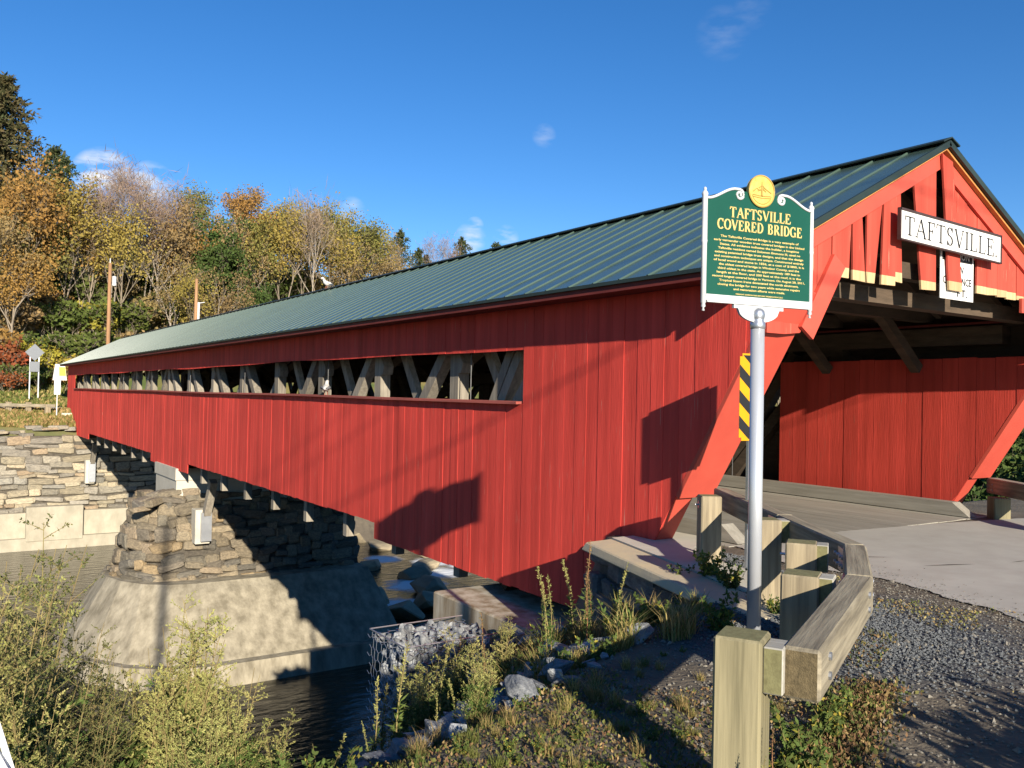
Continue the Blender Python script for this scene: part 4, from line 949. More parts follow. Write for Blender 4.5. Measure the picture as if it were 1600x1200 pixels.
# striped object marker on a perforated post
om = thing('hazard_marker', 'yellow and black striped hazard panel on perforated steel post beside the pole', 'sign', (7.60, 6.50, 0), -.12)
OW, OH, oz = .34, .97, 1.46
def stripe_clip():
    G = Geo(); G.poly([(-OW / 2, 0, oz), (OW / 2, 0, oz), (OW / 2, 0, oz + OH), (-OW / 2, 0, oz + OH)]); return G
g = Geo(); g.box(-OW / 2, OW / 2, 0, .004, oz, oz + OH); pn = obj('panel', g, YELL, om, world=False)
bm = bmesh.new(); bm.from_mesh(pn.data); ed = [e for e in bm.edges if abs(e.verts[0].co.x - e.verts[1].co.x) < 1e-6 and abs(e.verts[0].co.z - e.verts[1].co.z) < 1e-6]
bmesh.ops.bevel(bm, geom=ed, offset=.035, segments=4, affect='EDGES'); bm.to_mesh(pn.data); bm.free()
def clip_z(poly, zmin, zmax):
    for s_, lim in ((1, zmin), (-1, zmax)):
        out = []
        for i in range(len(poly)):
            a, b_ = poly[i], poly[(i + 1) % len(poly)]; ia, ib = s_ * (a[2] - lim) >= 0, s_ * (b_[2] - lim) >= 0
            if ia: out.append(a)
            if ia != ib:
                t_ = (lim - a[2]) / (b_[2] - a[2]); out.append(tuple(a[k] + (b_[k] - a[k]) * t_ for k in range(3)))
        poly = out
        if not poly: return poly
    return poly
z = oz - .16
while z < oz + OH + .4:       # black bars falling to the right
    pl_ = clip_z([(-OW / 2, -.0015, z + .30), (OW / 2, -.0015, z), (OW / 2, -.0015, z + .14), (-OW / 2, -.0015, z + .44)], oz + .02, oz + OH - .02)
    if len(pl_) > 2: g = Geo(); g.poly(pl_); obj('stripe', g, BLACK, pn)
    z += .283
for c in bpy.data.objects:
    if c.name.startswith('stripe'): c.matrix_parent_inverse = Matrix.Identity(4)
g = Geo(); px0 = -.02
g.box(px0, px0 + .05, .006, .012, -.2, oz + OH - .02); g.box(px0, px0 + .006, .012, .045, -.2, oz + OH - .02); g.box(px0 + .044, px0 + .05, .012, .045, -.2, oz + OH - .02)
po = obj('steel_post', g, GALV, om, world=False)
g = Geo(); z = .5
while z < oz: g.box(px0 + .017, px0 + .033, .003, .0055, z, z + .014); z += .028
hl = obj('perforation', g, BLACK, po); hl.matrix_parent_inverse = Matrix.Identity(4)
# tall utility pole behind the viewer: its thin shadow lies on the pier base
up_ = thing('utility_pole', 'tall wooden utility pole with wires on the near bank by the approach', 'pole', (-3.9, -9.9, -.05))
g = Geo(); g.tube([(0, 0, -.5), (0, 0, 12.3)], [.16, .12], 10); obj('shaft', g, POLEW, up_, smooth=True, world=False)
for zz, rr, yy in ((11.7, .016, -1.2), (11.0, .016, -.6), (9.6, .022, -1.4)):
    g = Geo(); g.tube([(36 * k / 10, yy * k / 10, zz - 1.6 * (k / 10) * (1 - k / 10)) for k in range(11)], rr, 6); obj('wire', g, BLACK, up_, world=False)

# ------------------------------------------------------------------ rocks, gabion, gravel
def rock_mesh(m, rg, npts=16, flat=.7):
    bm = bmesh.new()
    for k in range(npts):
        v = Vector((rg.uniform(-1, 1), rg.uniform(-1, 1), rg.uniform(-1, 1))).normalized() * rg.uniform(.8, 1)
        bm.verts.new((v.x * .5, v.y * .5, v.z * .5 * flat))
    r = bmesh.ops.convex_hull(bm, input=bm.verts[:])
    bmesh.ops.delete(bm, geom=[v for v in bm.verts if not v.link_faces], context='VERTS')
    bmesh.ops.bevel(bm, geom=[e for e in bm.edges if e.is_manifold and e.calc_face_angle(0) > .6], offset=.025, segments=1, affect='EDGES')
    me = bpy.data.meshes.new('rock'); bm.to_mesh(me); bm.free(); me.materials.append(m); return me
rg = random.Random(17)
SL = [rock_mesh(SLATE, rg, 13, .62) for _ in range(10)]; RT_ = [rock_mesh(ROCKT, rg, 18, .75) for _ in range(8)]
SLB = [rock_mesh(mat('rusty_brown_rock', (.20, .125, .07), (.11, .07, .045), rough=.9, scale=6, bump=.6, rnd=.2), rg, 14, .7) for _ in range(3)]
LANDM = [('the wire basket', 6.2, 10.8), ('the stained concrete seat', 7.2, 9.6), ('the wing wall end', 6.0, 5.3), ('the upper wing wall', 6.9, 8.2), ('the open-end post', 3.2, 2.8), ('the bend post', 4.7, 3.5), ('the silver pole', 5.3, 4.5), ('the white board', -.1, 3.4), ('the turf brink', 2.3, 4.7), ('the slate slabs', 2.9, 5.2), ('the tall seed stalks', 4.6, 6.0), ('the dark water', 3.0, 7.2), ('the river thicket', .5, 6.2), ('the rusty rocks', 5.4, 9.5), ('the portal leg', 7.9, 7.7)]
def landmark(x, y): return ', nearest ' + min(LANDM, key=lambda q: (q[1] - x) ** 2 + (q[2] - y) ** 2)[0] if y < 14 and x < 9 else ''
def rock(mesh, x, y, size, label, cat='rock', group=None, z=None, sink=.3, flat=1., rz=None, tilt=.25):
    zz = (ground(x, y) if z is None else z) + size * flat * (.32 - sink * .32)
    o = link('rock', mesh, None, (x, y, zz), (rg.uniform(-tilt, tilt), rg.uniform(-tilt, tilt), rg.uniform(0, 6.28) if rz is None else rz), (size * rg.uniform(.9, 1.25), size * rg.uniform(.7, 1), size * flat))
    return tag(o, label + landmark(x, y), cat, group)
# slate riprap along the bank below the gabion and by the wing wall (placed on the slope)
spots = [(3.05, 5.55, .42), (3.42, 5.72, .36), (3.2, 6.1, .30), (3.75, 5.95, .34), (3.6, 6.45, .38), (3.95, 6.5, .30), (4.15, 6.05, .26), (3.3, 6.6, .28), (4.3, 6.9, .36), (3.9, 7.0, .30), (2.75, 5.6, .30), (2.55, 5.25, .26), (2.95, 5.9, .24),
         (4.6, 7.3, .3), (4.3, 7.5, .34), (4.75, 8.0, .4), (5.1, 7.7, .3), (5.3, 8.3, .36), (4.95, 8.6, .32), (5.55, 8.75, .42), (5.2, 9.2, .4), (5.8, 9.1, .38), (5.65, 9.6, .46), (6.1, 9.5, .5), (6.4, 9.2, .4), (6.55, 9.7, .44), (6.9, 9.4, .36), (6.15, 8.7, .32), (6.45, 8.5, .3), (5.9, 8.1, .28), (6.75, 8.9, .3), (6.95, 10.1, .5), (6.6, 10.4, .5), (6.2, 10.1, .4), (2.3, 5.5, .3), (2.15, 5.9, .28), (2.5, 6.2, .34), (2.85, 6.9, .4), (3.1, 7.3, .36), (3.5, 7.9, .4), (3.9, 8.6, .44), (4.3, 9.3, .4), (4.7, 10.0, .42)]
for (x, y, s_) in spots:
    big = s_ >= .42
    rock(rg.choice(SL), x + rg.uniform(-.08, .08), y + rg.uniform(-.08, .08), s_ * rg.uniform(.85, 1.15), 'large blue-grey slate block of the riprap heap' if big else 'blue-grey slate riprap rock on the bank slope', group='big slate blocks on the bank' if big else 'slate riprap on the bank', flat=rg.uniform(.6, .95))
for i in range(90):
    y = rg.uniform(5.6, 9.8); c = .477 * y; x = c + rg.uniform(.15, .35 + (y - 5) * .38)
    if x < wing_x(y) - .35: rock(rg.choice(SL + SLB[:1]), x, y, rg.uniform(.09, .2), 'small angular slate chunk among the bank weeds', group='small slate chunks', flat=.8)
for x, y, s_, k in ((3.55, 4.55, .21, 0), (3.95, 4.75, .17, 1), (3.25, 4.62, .16, 2), (3.15, 5.1, .2, 3), (2.95, 4.85, .14, 4)):
    rock(SL[k], x, y, s_, 'flat grey stone lying in the short turf', group='flat stones in the turf', flat=.5)
for (x, y, s_, fl) in ((2.62, 4.95, .5, .45), (2.95, 4.95, .5, .55), (2.35, 5.15, .4, .6), (2.15, 4.75, .42, .5), (3.3, 5.2, .36, .6), (2.75, 5.3, .4, .5), (3.1, 5.6, .46, .6), (2.0, 4.5, .3, .5), (3.65, 5.5, .34, .6)):
    rock(rg.choice(SL), x, y, s_, 'broad slate slab at the turf edge above the water', group='slate slabs at the turf edge', flat=fl, tilt=.4, sink=.1)
for i in range(210):
    x = rg.uniform(1.95, 4.8); y = rg.uniform(4.35, 6.6)
    if .4305 * y - .9026 * x > .25 or y < 3.95 + .42 * (x - 2): continue
    rock(rg.choice(SL), x, y, rg.choice((.1, .13, .16, .2, .26, .34)), 'loose grey slate lump on the slope under the turf edge', group='loose slate lumps under the turf edge', flat=rg.uniform(.5, .9), tilt=.5, sink=0)
for x, y, s_, k in ((5.1, 9.3, .42, 0), (5.5, 9.9, .4, 1), (5.9, 9.4, .34, 2), (4.2, 6.55, .2, 0), (6.3, 9.0, .28, 1)):
    rock(SLB[k], x, y, s_, 'rusty brown rock among the grey slate riprap', group='rusty brown rocks', flat=.8, sink=-.3)
# gabion basket
gb = thing('gabion_basket', 'hexagonal wire basket packed with slate rubble on the river bank', 'gabion', (6.15, 11.2, -2.75))
GX0, GX1, GY0, GY1, GZ0, GZ1 = 5.55, 7.15, 10.75, 11.9, -3.1, -1.62
G = Geo(); G.box(GX0 + .2, GX1 - .2, GY0 + .2, GY1 - .2, GZ0, GZ1 - .2); obj('rubble_core', G, SLATE, gb)
n = 0
for face in range(3):
    for i in range(80 if face == 0 else 70 if face == 1 else 44):
        a, b_ = rg.random(), rg.random()
        p = ((GX0 + .1 + a * (GX1 - GX0 - .2), GY0 + .12, GZ0 + .1 + b_ * (GZ1 - GZ0 - .2)), (GX0 + .1 + a * (GX1 - GX0 - .2), GY0 + .1 + b_ * (GY1 - GY0 - .2), GZ1 - .08), (GX0 + .12, GY0 + .1 + a * (GY1 - GY0 - .2), GZ0 + .1 + b_ * (GZ1 - GZ0 - .2)))[face]
        s_ = rg.uniform(.16, .3); o = link('stone', rg.choice(SL), gb, p, (rg.uniform(0, 6), rg.uniform(0, 6), rg.uniform(0, 6)), (s_ * 1.2, s_, s_)); o.matrix_parent_inverse = WM[gb.name].inverted()
def hexnet(G, O, U, Vv, nu, nv, r=.0042, bulge=None):
    O, U, Vv = Vector(O), Vector(U), Vector(Vv); N_ = U.cross(Vv).normalized()
    def pt(u, v):
        b_ = .05 * math.sin(math.pi * max(0, min(1, u))) * math.sin(math.pi * max(0, min(1, v))) + .02 * mnoise.noise(Vector((u * 6, v * 6, 1)))
        return O + U * u + Vv * v + N_ * b_
    for j in range(nv):
        for i in range(nu):
            o_ = .5 if j % 2 else 0.
            c = [((i + o_) / nu, (j) / nv), ((i + o_ + .5) / nu, (j + .30) / nv), ((i + o_ + .5) / nu, (j + 1.0) / nv), ((i + o_) / nu, (j + 0) / nv), ((i + o_ - .5) / nu, (j + .30) / nv)]
            for a, b_ in ((0, 1), (1, 2), (0, 4)):
                q = pt(*c[a]), pt(*c[b_])
                G.tube(q, r, 4, cap=False)
G = Geo()
hexnet(G, (GX0, GY0, GZ0), (GX1 - GX0, 0, 0), (0, 0, GZ1 - GZ0), 11, 11)
hexnet(G, (GX0, GY0, GZ1 - .06), (GX1 - GX0, 0, 0), (0, GY1 - GY0, 0), 11, 8)
hexnet(G, (GX0, GY1, GZ0), (0, GY0 - GY1, 0), (0, 0, GZ1 - GZ0), 8, 11)
for a, b_ in (((GX0, GY0, GZ1), (GX1, GY0, GZ1)), ((GX0, GY0, GZ1), (GX0, GY1, GZ1)), ((GX0, GY0, GZ0), (GX0, GY0, GZ1)), ((GX1, GY0, GZ0), (GX1, GY0, GZ1)), ((GX0, GY1, GZ1), (GX1, GY1, GZ1))): G.tube([a, b_], .011, 5)
kind(obj('wire_mesh', G, GALV, gb), 'stuff')
# river boulders
rbs = [(16.2, 34.2, 1.8), (18.2, 35.4, 2.6), (20.2, 36.4, 2.9), (18.0, 38.7, 2.8), (21.4, 39.0, 3.0), (22.6, 43.0, 2.3), (24.4, 44.8, 2.6), (21.3, 46.2, 2.2), (26.4, 47.6, 2.6), (20.8, 50.6, 2.0), (24.6, 51.8, 2.4), (22.8, 55.4, 2.2), (27.4, 54.6, 3.0), (14.4, 27.2, 1.8), (17.0, 28.4, 2.4), (19.0, 31.0, 2.2), (15.2, 24.4, 1.5), (13.0, 22.6, 1.3), (28.2, 42.0, 2.4), (27.0, 38.0, 2.8), (30.0, 48.0, 3.0), (23.4, 33.4, 2.4), (9.6, 21.2, .9), (7.4, 22.4, .8), (6.2, 20.2, .7)]
for i, (x, y, s_) in enumerate(rbs):
    rock(rg.choice(RT_), x, y, s_, 'smooth tan boulder breaking the shallow rapids' if y > 26 else 'boulder lying in the dark shaded water by the pier', 'boulder', 'boulders in the rapids' if y > 26 else 'boulders in the shaded channel', z=WATER - .1, sink=.45, flat=.62, tilt=.25)
for i in range(40):                                   # stones along the upstream far bank
    x = rg.uniform(17, 45); y = 55.5 + rg.uniform(-1.5, 3); rock(rg.choice(RT_), x, y, rg.uniform(.9, 2.0), 'tan rock lining the upstream far bank', 'rock', 'rocks lining the upstream bank', sink=.5)
o = Geo(); o.box(0, .5, 0, .8, 0, .6)
# crushed stone by the rail and pebbles over the dirt
G = Geo(); GP = Geo()
def pebble(G, x, y, z, s_):
    a = rg.uniform(0, 6.28); n = len(G.v); k = [(.5, 0, 0), (0, .5, 0), (-.5, 0, 0), (0, -.5, 0), (0, 0, .42), (0, 0, -.3)]
    ca, sa = math.cos(a), math.sin(a); e = rg.uniform(.6, 1.3)
    for p in k: px, py = p[0] * e + rg.uniform(-.15, .15), p[1] / e + rg.uniform(-.15, .15); G.v.append((x + s_ * (px * ca - py * sa), y + s_ * (px * sa + py * ca), z + s_ * (p[2] + rg.uniform(-.1, .1))))
    for f in ((0, 1, 4), (1, 2, 4), (2, 3, 4), (3, 0, 4), (1, 0, 5), (2, 1, 5), (3, 2, 5), (0, 3, 5)): G.f.append(tuple(n + i for i in f)); G.m.append(0)
for i in range(15000):
    x = rg.gauss(6.35, .55); y = rg.gauss(4.55, .75)
    if i % 3 == 0: y = rg.uniform(4.6, 8.3); x = wing_x(y) + rg.uniform(.55, 1.5)
    if x > 8.3: continue
    pebble(G, x, y, ground(x, y) + .008, rg.uniform(.012, .030))
kind(obj('crushed_stone', G, mat('crushed_blue_stone', (.135, .143, .148), (.06, .066, .07), rough=.8, scale=30, bump=0, rnd=0)), 'stuff')
for i in range(7000):
    x = rg.uniform(3.2, 8.6); y = rg.uniform(1.6, 6.2)
    if .4305 * y - .9026 * x > -.3: continue
    pebble(GP, x, y, ground(x, y) + .004, rg.uniform(.008, .026) if rg.random() < .95 else rg.uniform(.03, .06))
for i in range(1500):
    y = rg.uniform(2.0, 7.2); x = 8.3 + .3 * math.sin(y * 1.3) + rg.gauss(0, .35); pebble(GP, x, y, .016, rg.uniform(.006, .016))
kind(obj('pebbles', GP, mat('mixed_pebbles', (.22, .20, .16), (.10, .095, .088), rough=.85, scale=18, bump=0, rnd=0)), 'stuff')

# ------------------------------------------------------------------ plants
def weed(seed, H, kind_, lean=(0, 0)):
    """returns stem and foliage geometry of one plant, base at origin"""
    rg = random.Random(seed); S = Geo(); L = Geo()
    def branch(p, d, ln, r, lv):
        n = 5; pts = [p]; q = Vector(p); dd = d.copy()
        for i in range(n):
            dd = (dd + Vector((rg.uniform(-.1, .1), rg.uniform(-.1, .1), (.05 if lv == 0 else -.05 + .12 * (i / n))))).normalized(); q = q + dd * (ln / n); pts.append(q.copy())
        S.tube(pts, [r * (1 - .75 * i / n) for i in range(n + 1)], 4, cap=False)
        return pts, dd
    if kind_ in ('plume', 'plumed'):            # mugwort or goldenrod with feathery plumes
        for s_ in range(rg.randint(6, 9)):
            a = rg.uniform(0, 6.28); d = Vector((math.cos(a) * .22 + lean[0], math.sin(a) * .22 + lean[1], 1)).normalized()
            h = H * rg.uniform(.65, 1.0); base = Vector((rg.uniform(-.12, .12), rg.uniform(-.12, .12), 0))
            pts, dd = branch(base, d, h, .008, 0)
            for k in range(27):
                t = rg.uniform(.12, .98); i = min(4, int(t * 5)); p = pts[i].lerp(pts[i + 1], t * 5 - i); a = rg.uniform(0, 6.28)
                bd = Vector((math.cos(a), math.sin(a), rg.uniform(.5, 1.1))).normalized(); bl = h * (.30 * (1 - t) + .07) * rg.uniform(.5, 1.1)
                bp, _ = branch(p, bd, bl, .0028, 1)
                for m in range(int(10 + bl * 55)):
                    u = rg.uniform(.15, 1); j = min(4, int(u * 5)); pp = bp[j].lerp(bp[j + 1], u * 5 - j); plume = t > .55 or u > .75
                    L.leaf(pp + rv(.008), (runit() + bd * .8).normalized(), rg.uniform(.014, .03) if plume else rg.uniform(.04, .085), rg.uniform(.008, .016) if plume else rg.uniform(.012, .024), runit(), 0 if plume else 1)
    elif kind_ == 'spike':                                # single tall seed spike
        d = Vector((lean[0] + rg.uniform(-.06, .06), lean[1] + rg.uniform(-.06, .06), 1)).normalized(); pts, dd = branch(Vector((0, 0, 0)), d, H, .007, 0)
        for k in range(190):
            t = rg.uniform(.08, 1) ** .85; i = min(4, int(t * 5)); p = pts[i].lerp(pts[i + 1], t * 5 - i); top = t > .55
            L.leaf(p + rv(.008 if top else .004), (runit() + Vector((0, 0, .6))).normalized(), rg.uniform(.014, .03) if top else rg.uniform(.03, .075), rg.uniform(.005, .010) if top else rg.uniform(.007, .013), runit(), 0 if top else 1)
    elif kind_ == 'leafy':                                # broad leafy clump
        for s_ in range(12):
            a = rg.uniform(0, 6.28); pts, dd = branch(Vector((rg.uniform(-.06, .06), rg.uniform(-.06, .06), 0)), Vector((math.cos(a) * .7, math.sin(a) * .7, 1)).normalized(), H * rg.uniform(.5, 1), .004, 0)
            for k in range(30):
                t = rg.uniform(.1, 1); i = min(4, int(t * 5)); p = pts[i].lerp(pts[i + 1], t * 5 - i); L.leaf(p, (runit() + Vector((0, 0, .3))).normalized(), rg.uniform(.03, .06), rg.uniform(.016, .034), runit(), 0 if rg.random() < .15 else 1)
    elif kind_ == 'grass':
        for s_ in range(90):
            a = rg.uniform(0, 6.28); sp = rg.uniform(.1, .6); p = Vector((rg.uniform(-.07, .07), rg.uniform(-.07, .07), 0)); h = H * rg.uniform(.4, 1); d = Vector((math.cos(a) * sp, math.sin(a) * sp, 1)).normalized()
            m = p + d * h * .6; e = m + (d + Vector((math.cos(a) * .7, math.sin(a) * .7, -.2))).normalized() * h * .4; w = Vector((-math.sin(a), math.cos(a), 0)) * .004
            n = len(L.v); L.v += [tuple(p - w), tuple(p + w), tuple(m + w * .8), tuple(m - w * .8), tuple(e)]; L.f += [(n, n + 1, n + 2, n + 3), (n + 3, n + 2, n + 4)]; mi = 0 if rg.random() < .6 else 1; L.m += [mi, mi]
        S.tube([(0, 0, 0), (0, 0, H * .5)], .003, 4)
    return S, L
def weed_proto(name, seed, H, kd, mats, stem=STEM, lean=(0, 0)):
    S, L = weed(seed, H, kd, lean); a = S.mesh('stem', stem); b_ = L.mesh('foliage', mats)
    return (name, a, b_)
def put_weed(p, x, y, label, group, scale=1., rz=None, z=None, cat='plant'):
    t = bpy.data.objects.new(p[0], None); COL.objects.link(t); t.empty_display_size = .1
    t.location = (x, y, (ground(x, y) if z is None else z) - .02); t.rotation_euler = (0, 0, rg.uniform(0, 6.28) if rz is None else rz); t.scale = (scale,) * 3
    tag(t, label + landmark(x, y), cat, group); link('stem', p[1], t); link('foliage', p[2], t); return t
rg = random.Random(33)
PLUMT = [weed_proto('plume_weed', 44 + i, 2.1, 'plume', [LV['weed'], LV['weedg']]) for i in range(3)]
PLUME = [weed_proto('plume_weed', 40 + i, 1.5, 'plume', [LV['weed'], LV['weedg']]) for i in range(4)]
DARKP = [weed_proto('plume_weed', 50 + i, 2.3, 'plume', [LV['weedd'], LV['weedg']]) for i in range(3)]
SPIKE = [weed_proto('seed_stalk', 60 + i, .8, 'spike', [LV['seed'], LV['weedg']], STEMR) for i in range(3)]
SPIKG = [weed_proto('spike_weed', 70 + i, .7, 'spike', [LV['weed'], LV['weedg']]) for i in range(3)]
LEAFY = [weed_proto('leafy_weed', 80 + i, .32, 'leafy', [LV['yellow'], LV['weedg']]) for i in range(3)]
TUFT = [weed_proto('grass_tuft', 90 + i, .4, 'grass', [LV['dry'], LV['grass']]) for i in range(3)]
TUFTG = [weed_proto('grass_tuft', 95 + i, .28, 'grass', [LV['grass'], LV['grass']]) for i in range(2)]
# big plumed weeds at the left, in front of the pier
gl = 'feathery plumed weeds on the left bank'
for (x, y, s_, k) in ((.22, 4.3, .85, 0), (.1, 4.8, 1.05, 0), (.45, 5.1, 1.05, 1), (.2, 5.5, 1.15, 0), (.62, 5.7, 1.15, 1), (.35, 6.3, 1.2, 1), (.8, 5.3, .9, 1), (.42, 4.1, .6, 0), (.1, 3.7, .7, 0), (.75, 6.6, 1.2, 1), (0, 5.2, 1.1, 0), (.95, 6.0, .85, 1), (.3, 4.6, .8, 1), (.65, 4.7, .6, 1), (0, 6.2, 1.2, 0), (.55, 4.3, .55, 1), (-.05, 4.4, .9, 0), (.3, 5.2, 1.1, 0), (.7, 6.1, 1.2, 1), (.5, 5.5, 1.1, 1), (.15, 6.6, 1.3, 1), (.9, 6.6, 1.0, 1), (.28, 4.0, .5, 0)):
    put_weed(rg.choice(DARKP if k else PLUMT), x, y, 'tall dark olive feathery weed rising against the river' if k else 'tall pale feathery weed in the left bank thicket', gl, s_ * ((.90 if x < .4 else .62) if k else .78))
for (x, y, s_) in ((1.55, 5.3, .72), (1.75, 5.9, .8), (1.35, 5.9, .85), (1.95, 6.4, .85), (1.2, 5.0, .6), (2.15, 6.9, .8), (1.5, 6.7, .95), (1.85, 5.4, .5), (2.3, 6.2, .55), (1.05, 6.2, .85), (1.65, 4.75, .42), (1.3, 5.4, .9), (1.7, 5.7, .9), (1.45, 6.2, 1.1), (1.9, 5.9, .8), (1.1, 5.6, .9), (1.6, 6.4, 1.15), (2.05, 6.5, .9), (1.25, 4.6, .5), (1.5, 5.0, .6)):
    put_weed(rg.choice(PLUME), x, y, 'sprawling straw-yellow plumed weed before the concrete pier base', gl, s_ * .86)
for i in range(34):
    x = rg.uniform(-.1, 2.0); y = rg.uniform(3.9, 6.5); put_weed(rg.choice(LEAFY), x, y, 'low leafy weed filling the shaded left bank', 'leafy weeds on the left bank', rg.uniform(.4, .8))
for (x, y, s_) in ((2.42, 5.1, .95), (2.05, 4.9, .7), (2.7, 5.35, 1.25), (2.25, 4.75, .5)):
    put_weed(rg.choice(SPIKG), x, y, 'thin upright spike weed at the brink above dark water', 'spike weeds on the brink', s_)
# weeds between riprap and wing wall
for (x, y, s_, k) in ((3.75, 5.9, .9, 1), (4.0, 6.2, 1.0, 0), (4.55, 6.05, 1.1, 1), (4.75, 6.3, 1.25, 1), (4.95, 6.05, 1.2, 0), (5.1, 6.4, 1.2, 1), (5.3, 6.1, 1.0, 1), (4.65, 5.7, .8, 0), (4.35, 5.85, .75, 1), (4.1, 6.9, 1.0, 0), (5.2, 7.1, 1.05, 1), (3.5, 5.5, .7, 0), (3.1, 5.45, 1.1, 1), (5.45, 6.6, .9, 0), (4.9, 5.6, .6, 1), (3.85, 7.9, 1.2, 1), (4.0, 7.5, 1., 1)):
    put_weed(rg.choice(SPIKG if k else SPIKE), x, y, 'green spike weed in the clump by the wing wall' if k else 'brown seed stalk in the clump by the wing wall', 'weeds by the wing wall', s_)
for i in range(46):
    y = rg.uniform(4.9, 7.2); x = rg.uniform(3.3 + (y - 5) * .3, wing_x(y) - .5); put_weed(rg.choice(TUFT + LEAFY[:1]), x, y, 'dry grass tuft on the slope below the wing wall', 'grass tufts below the wing wall', rg.uniform(.5, 1.15))
for (x, y, s_) in ((3.25, 2.62, 1.0), (3.02, 2.62, .8), (3.38, 2.75, .9), (3.5, 2.62, 1.0), (3.75, 2.85, 1.1), (4.0, 3.05, 1.0), (4.3, 3.05, .9), (4.45, 3.2, .9), (2.85, 2.75, .9), (2.7, 2.95, .8), (3.6, 2.95, .8), (4.7, 3.3, .7), (2.95, 2.95, .9), (2.8, 2.55, .8)):
    put_weed(rg.choice(LEAFY), x, y, 'leafy weed at the foot of the open-end guard post', 'leafy weeds under the rail', s_ * .8)
for (x, y, s_) in ((3.03, 2.55, .55), (3.14, 2.52, .58)):
    put_weed(SPIKG[0] if x < 3.1 else SPIKE[1], x, y, 'slender spike weed standing against the green-stained post', 'spike weeds at the front post', s_ * 1.0)
for (x, y, s_) in ((6.75, 6.0, .8), (6.9, 6.2, 1.0), (7.0, 6.5, 1.1), (6.85, 6.75, .8), (6.3, 5.05, .7), (6.15, 4.75, .6), (7.15, 8.05, .8)):
    put_weed(rg.choice(LEAFY), x, y, 'green weed between the guard posts', 'weeds between the guard posts', s_ * 1.1)
for i in range(110):
    y = rg.uniform(3.0, 5.6); x = rg.uniform(1.6, 4.9)
    if y < (x - 3.2) * .45 + 2.75 or (x > 3.7 and nse(x, y, .8) < .05): continue
    put_weed(rg.choice(LEAFY + TUFTG), x, y, 'low clover-like clump in the short turf before the front post', 'low clumps in the turf', rg.uniform(.18, .42))
for i in range(60):
    y = rg.uniform(4.4, 9.6); x = .46 * y + rg.uniform(.3, .6 + (y - 4) * .35)
    if x > wing_x(y) - .5: continue
    put_weed(rg.choice(PLUME + SPIKG + TUFT + TUFT), x, y, 'straw-green weed sprouting between the bank rocks', 'weeds between the bank rocks', rg.uniform(.3, .62))
for i in range(60):
    x = rg.uniform(2.0, 4.4); y = rg.uniform(3.4, 5.0)
    if y < (x - 3.2) * .45 + 2.85: continue
    put_weed(rg.choice(TUFT + TUFTG), x, y, 'short mixed grass tuft in the turf before the riprap', 'short tufts in the turf', rg.uniform(.25, .5))
# low ground cover: clover, litter and short grass as one mass
def cover(n, region, mats, lo, hi, name, flatness=.5):
    G = Geo()
    for i in range(n):
        p = region()
        if p is None: continue
        x, y = p; z = ground(x, y)
        d = (runit() + Vector((0, 0, flatness))).normalized(); ln = rg.uniform(lo, hi)
        G.leaf(Vector((x, y, z + rg.uniform(0, .02))), d, ln, ln * rg.uniform(.25, .8), runit(), rg.choice(range(len(mats))))
    return kind(obj(name, G, mats), 'stuff')
def near_bank():
    y = rg.uniform(2.4, 8.6); x = rg.uniform(.1, 6.6)
    if x > wing_x(y) - .25 and y > 4.7: return None
    if nse(x, y, .9) < -.18 and x > 3.6 and y < 5: return None
    dr = (x - 3.2) * .45 + 2.5      # keep off the gravel on the road side of the rail
    if y < dr + .05: return None
    if x > 3.6 and rg.random() < .45 and y < 5.6: return None
    if y - 3.9 - .42 * (x - 2) > .35 and x < 5 and rg.random() < .6: return None
    return x, y
cover(115000, near_bank, [LV['grass'], LV['litter'], LV['weedg'], LV['grass'], LV['litter'], LV['dry'], LV['weedd']], .010, .034, 'turf_and_litter', .7)
def rail_foot():
    t = rg.random(); x = 3.1 + t * 2.2 + rg.gauss(0, .12); y = 2.4 + t * 1.05 + rg.gauss(0, .10); return x, y
cover(9000, rail_foot, [LV['litter'], LV['weedg'], LV['dry'], LV['litter'], LV['weedd']], .012, .04, 'rail_foot_litter', .8)
def road_edge():
    x = rg.gauss(7.6, .5); y = rg.uniform(2.2, 6.2); return (x, y) if nse(x, y, 1.4) > .05 and x < 8.3 else None
cover(5000, road_edge, [LV['litter'], LV['dry'], LV['grass']], .012, .035, 'verge_turf', .5)
def far_verge():
    x = rg.uniform(-3, 8); y = rg.uniform(62.7, 66.5); return x, y
cover(12000, far_verge, [LV['dry'], LV['dry'], LV['grass'], LV['grass']], .1, .38, 'far_verge_grass', 2.2)
def far_lawn():
    x = rg.uniform(-8, 13); y = rg.uniform(73.3, 84); return x, y
cover(9000, far_lawn, [LV['grass'], LV['grass'], LV['dry'], LV['bush']], .15, .4, 'far_lawn_grass', 2.2)

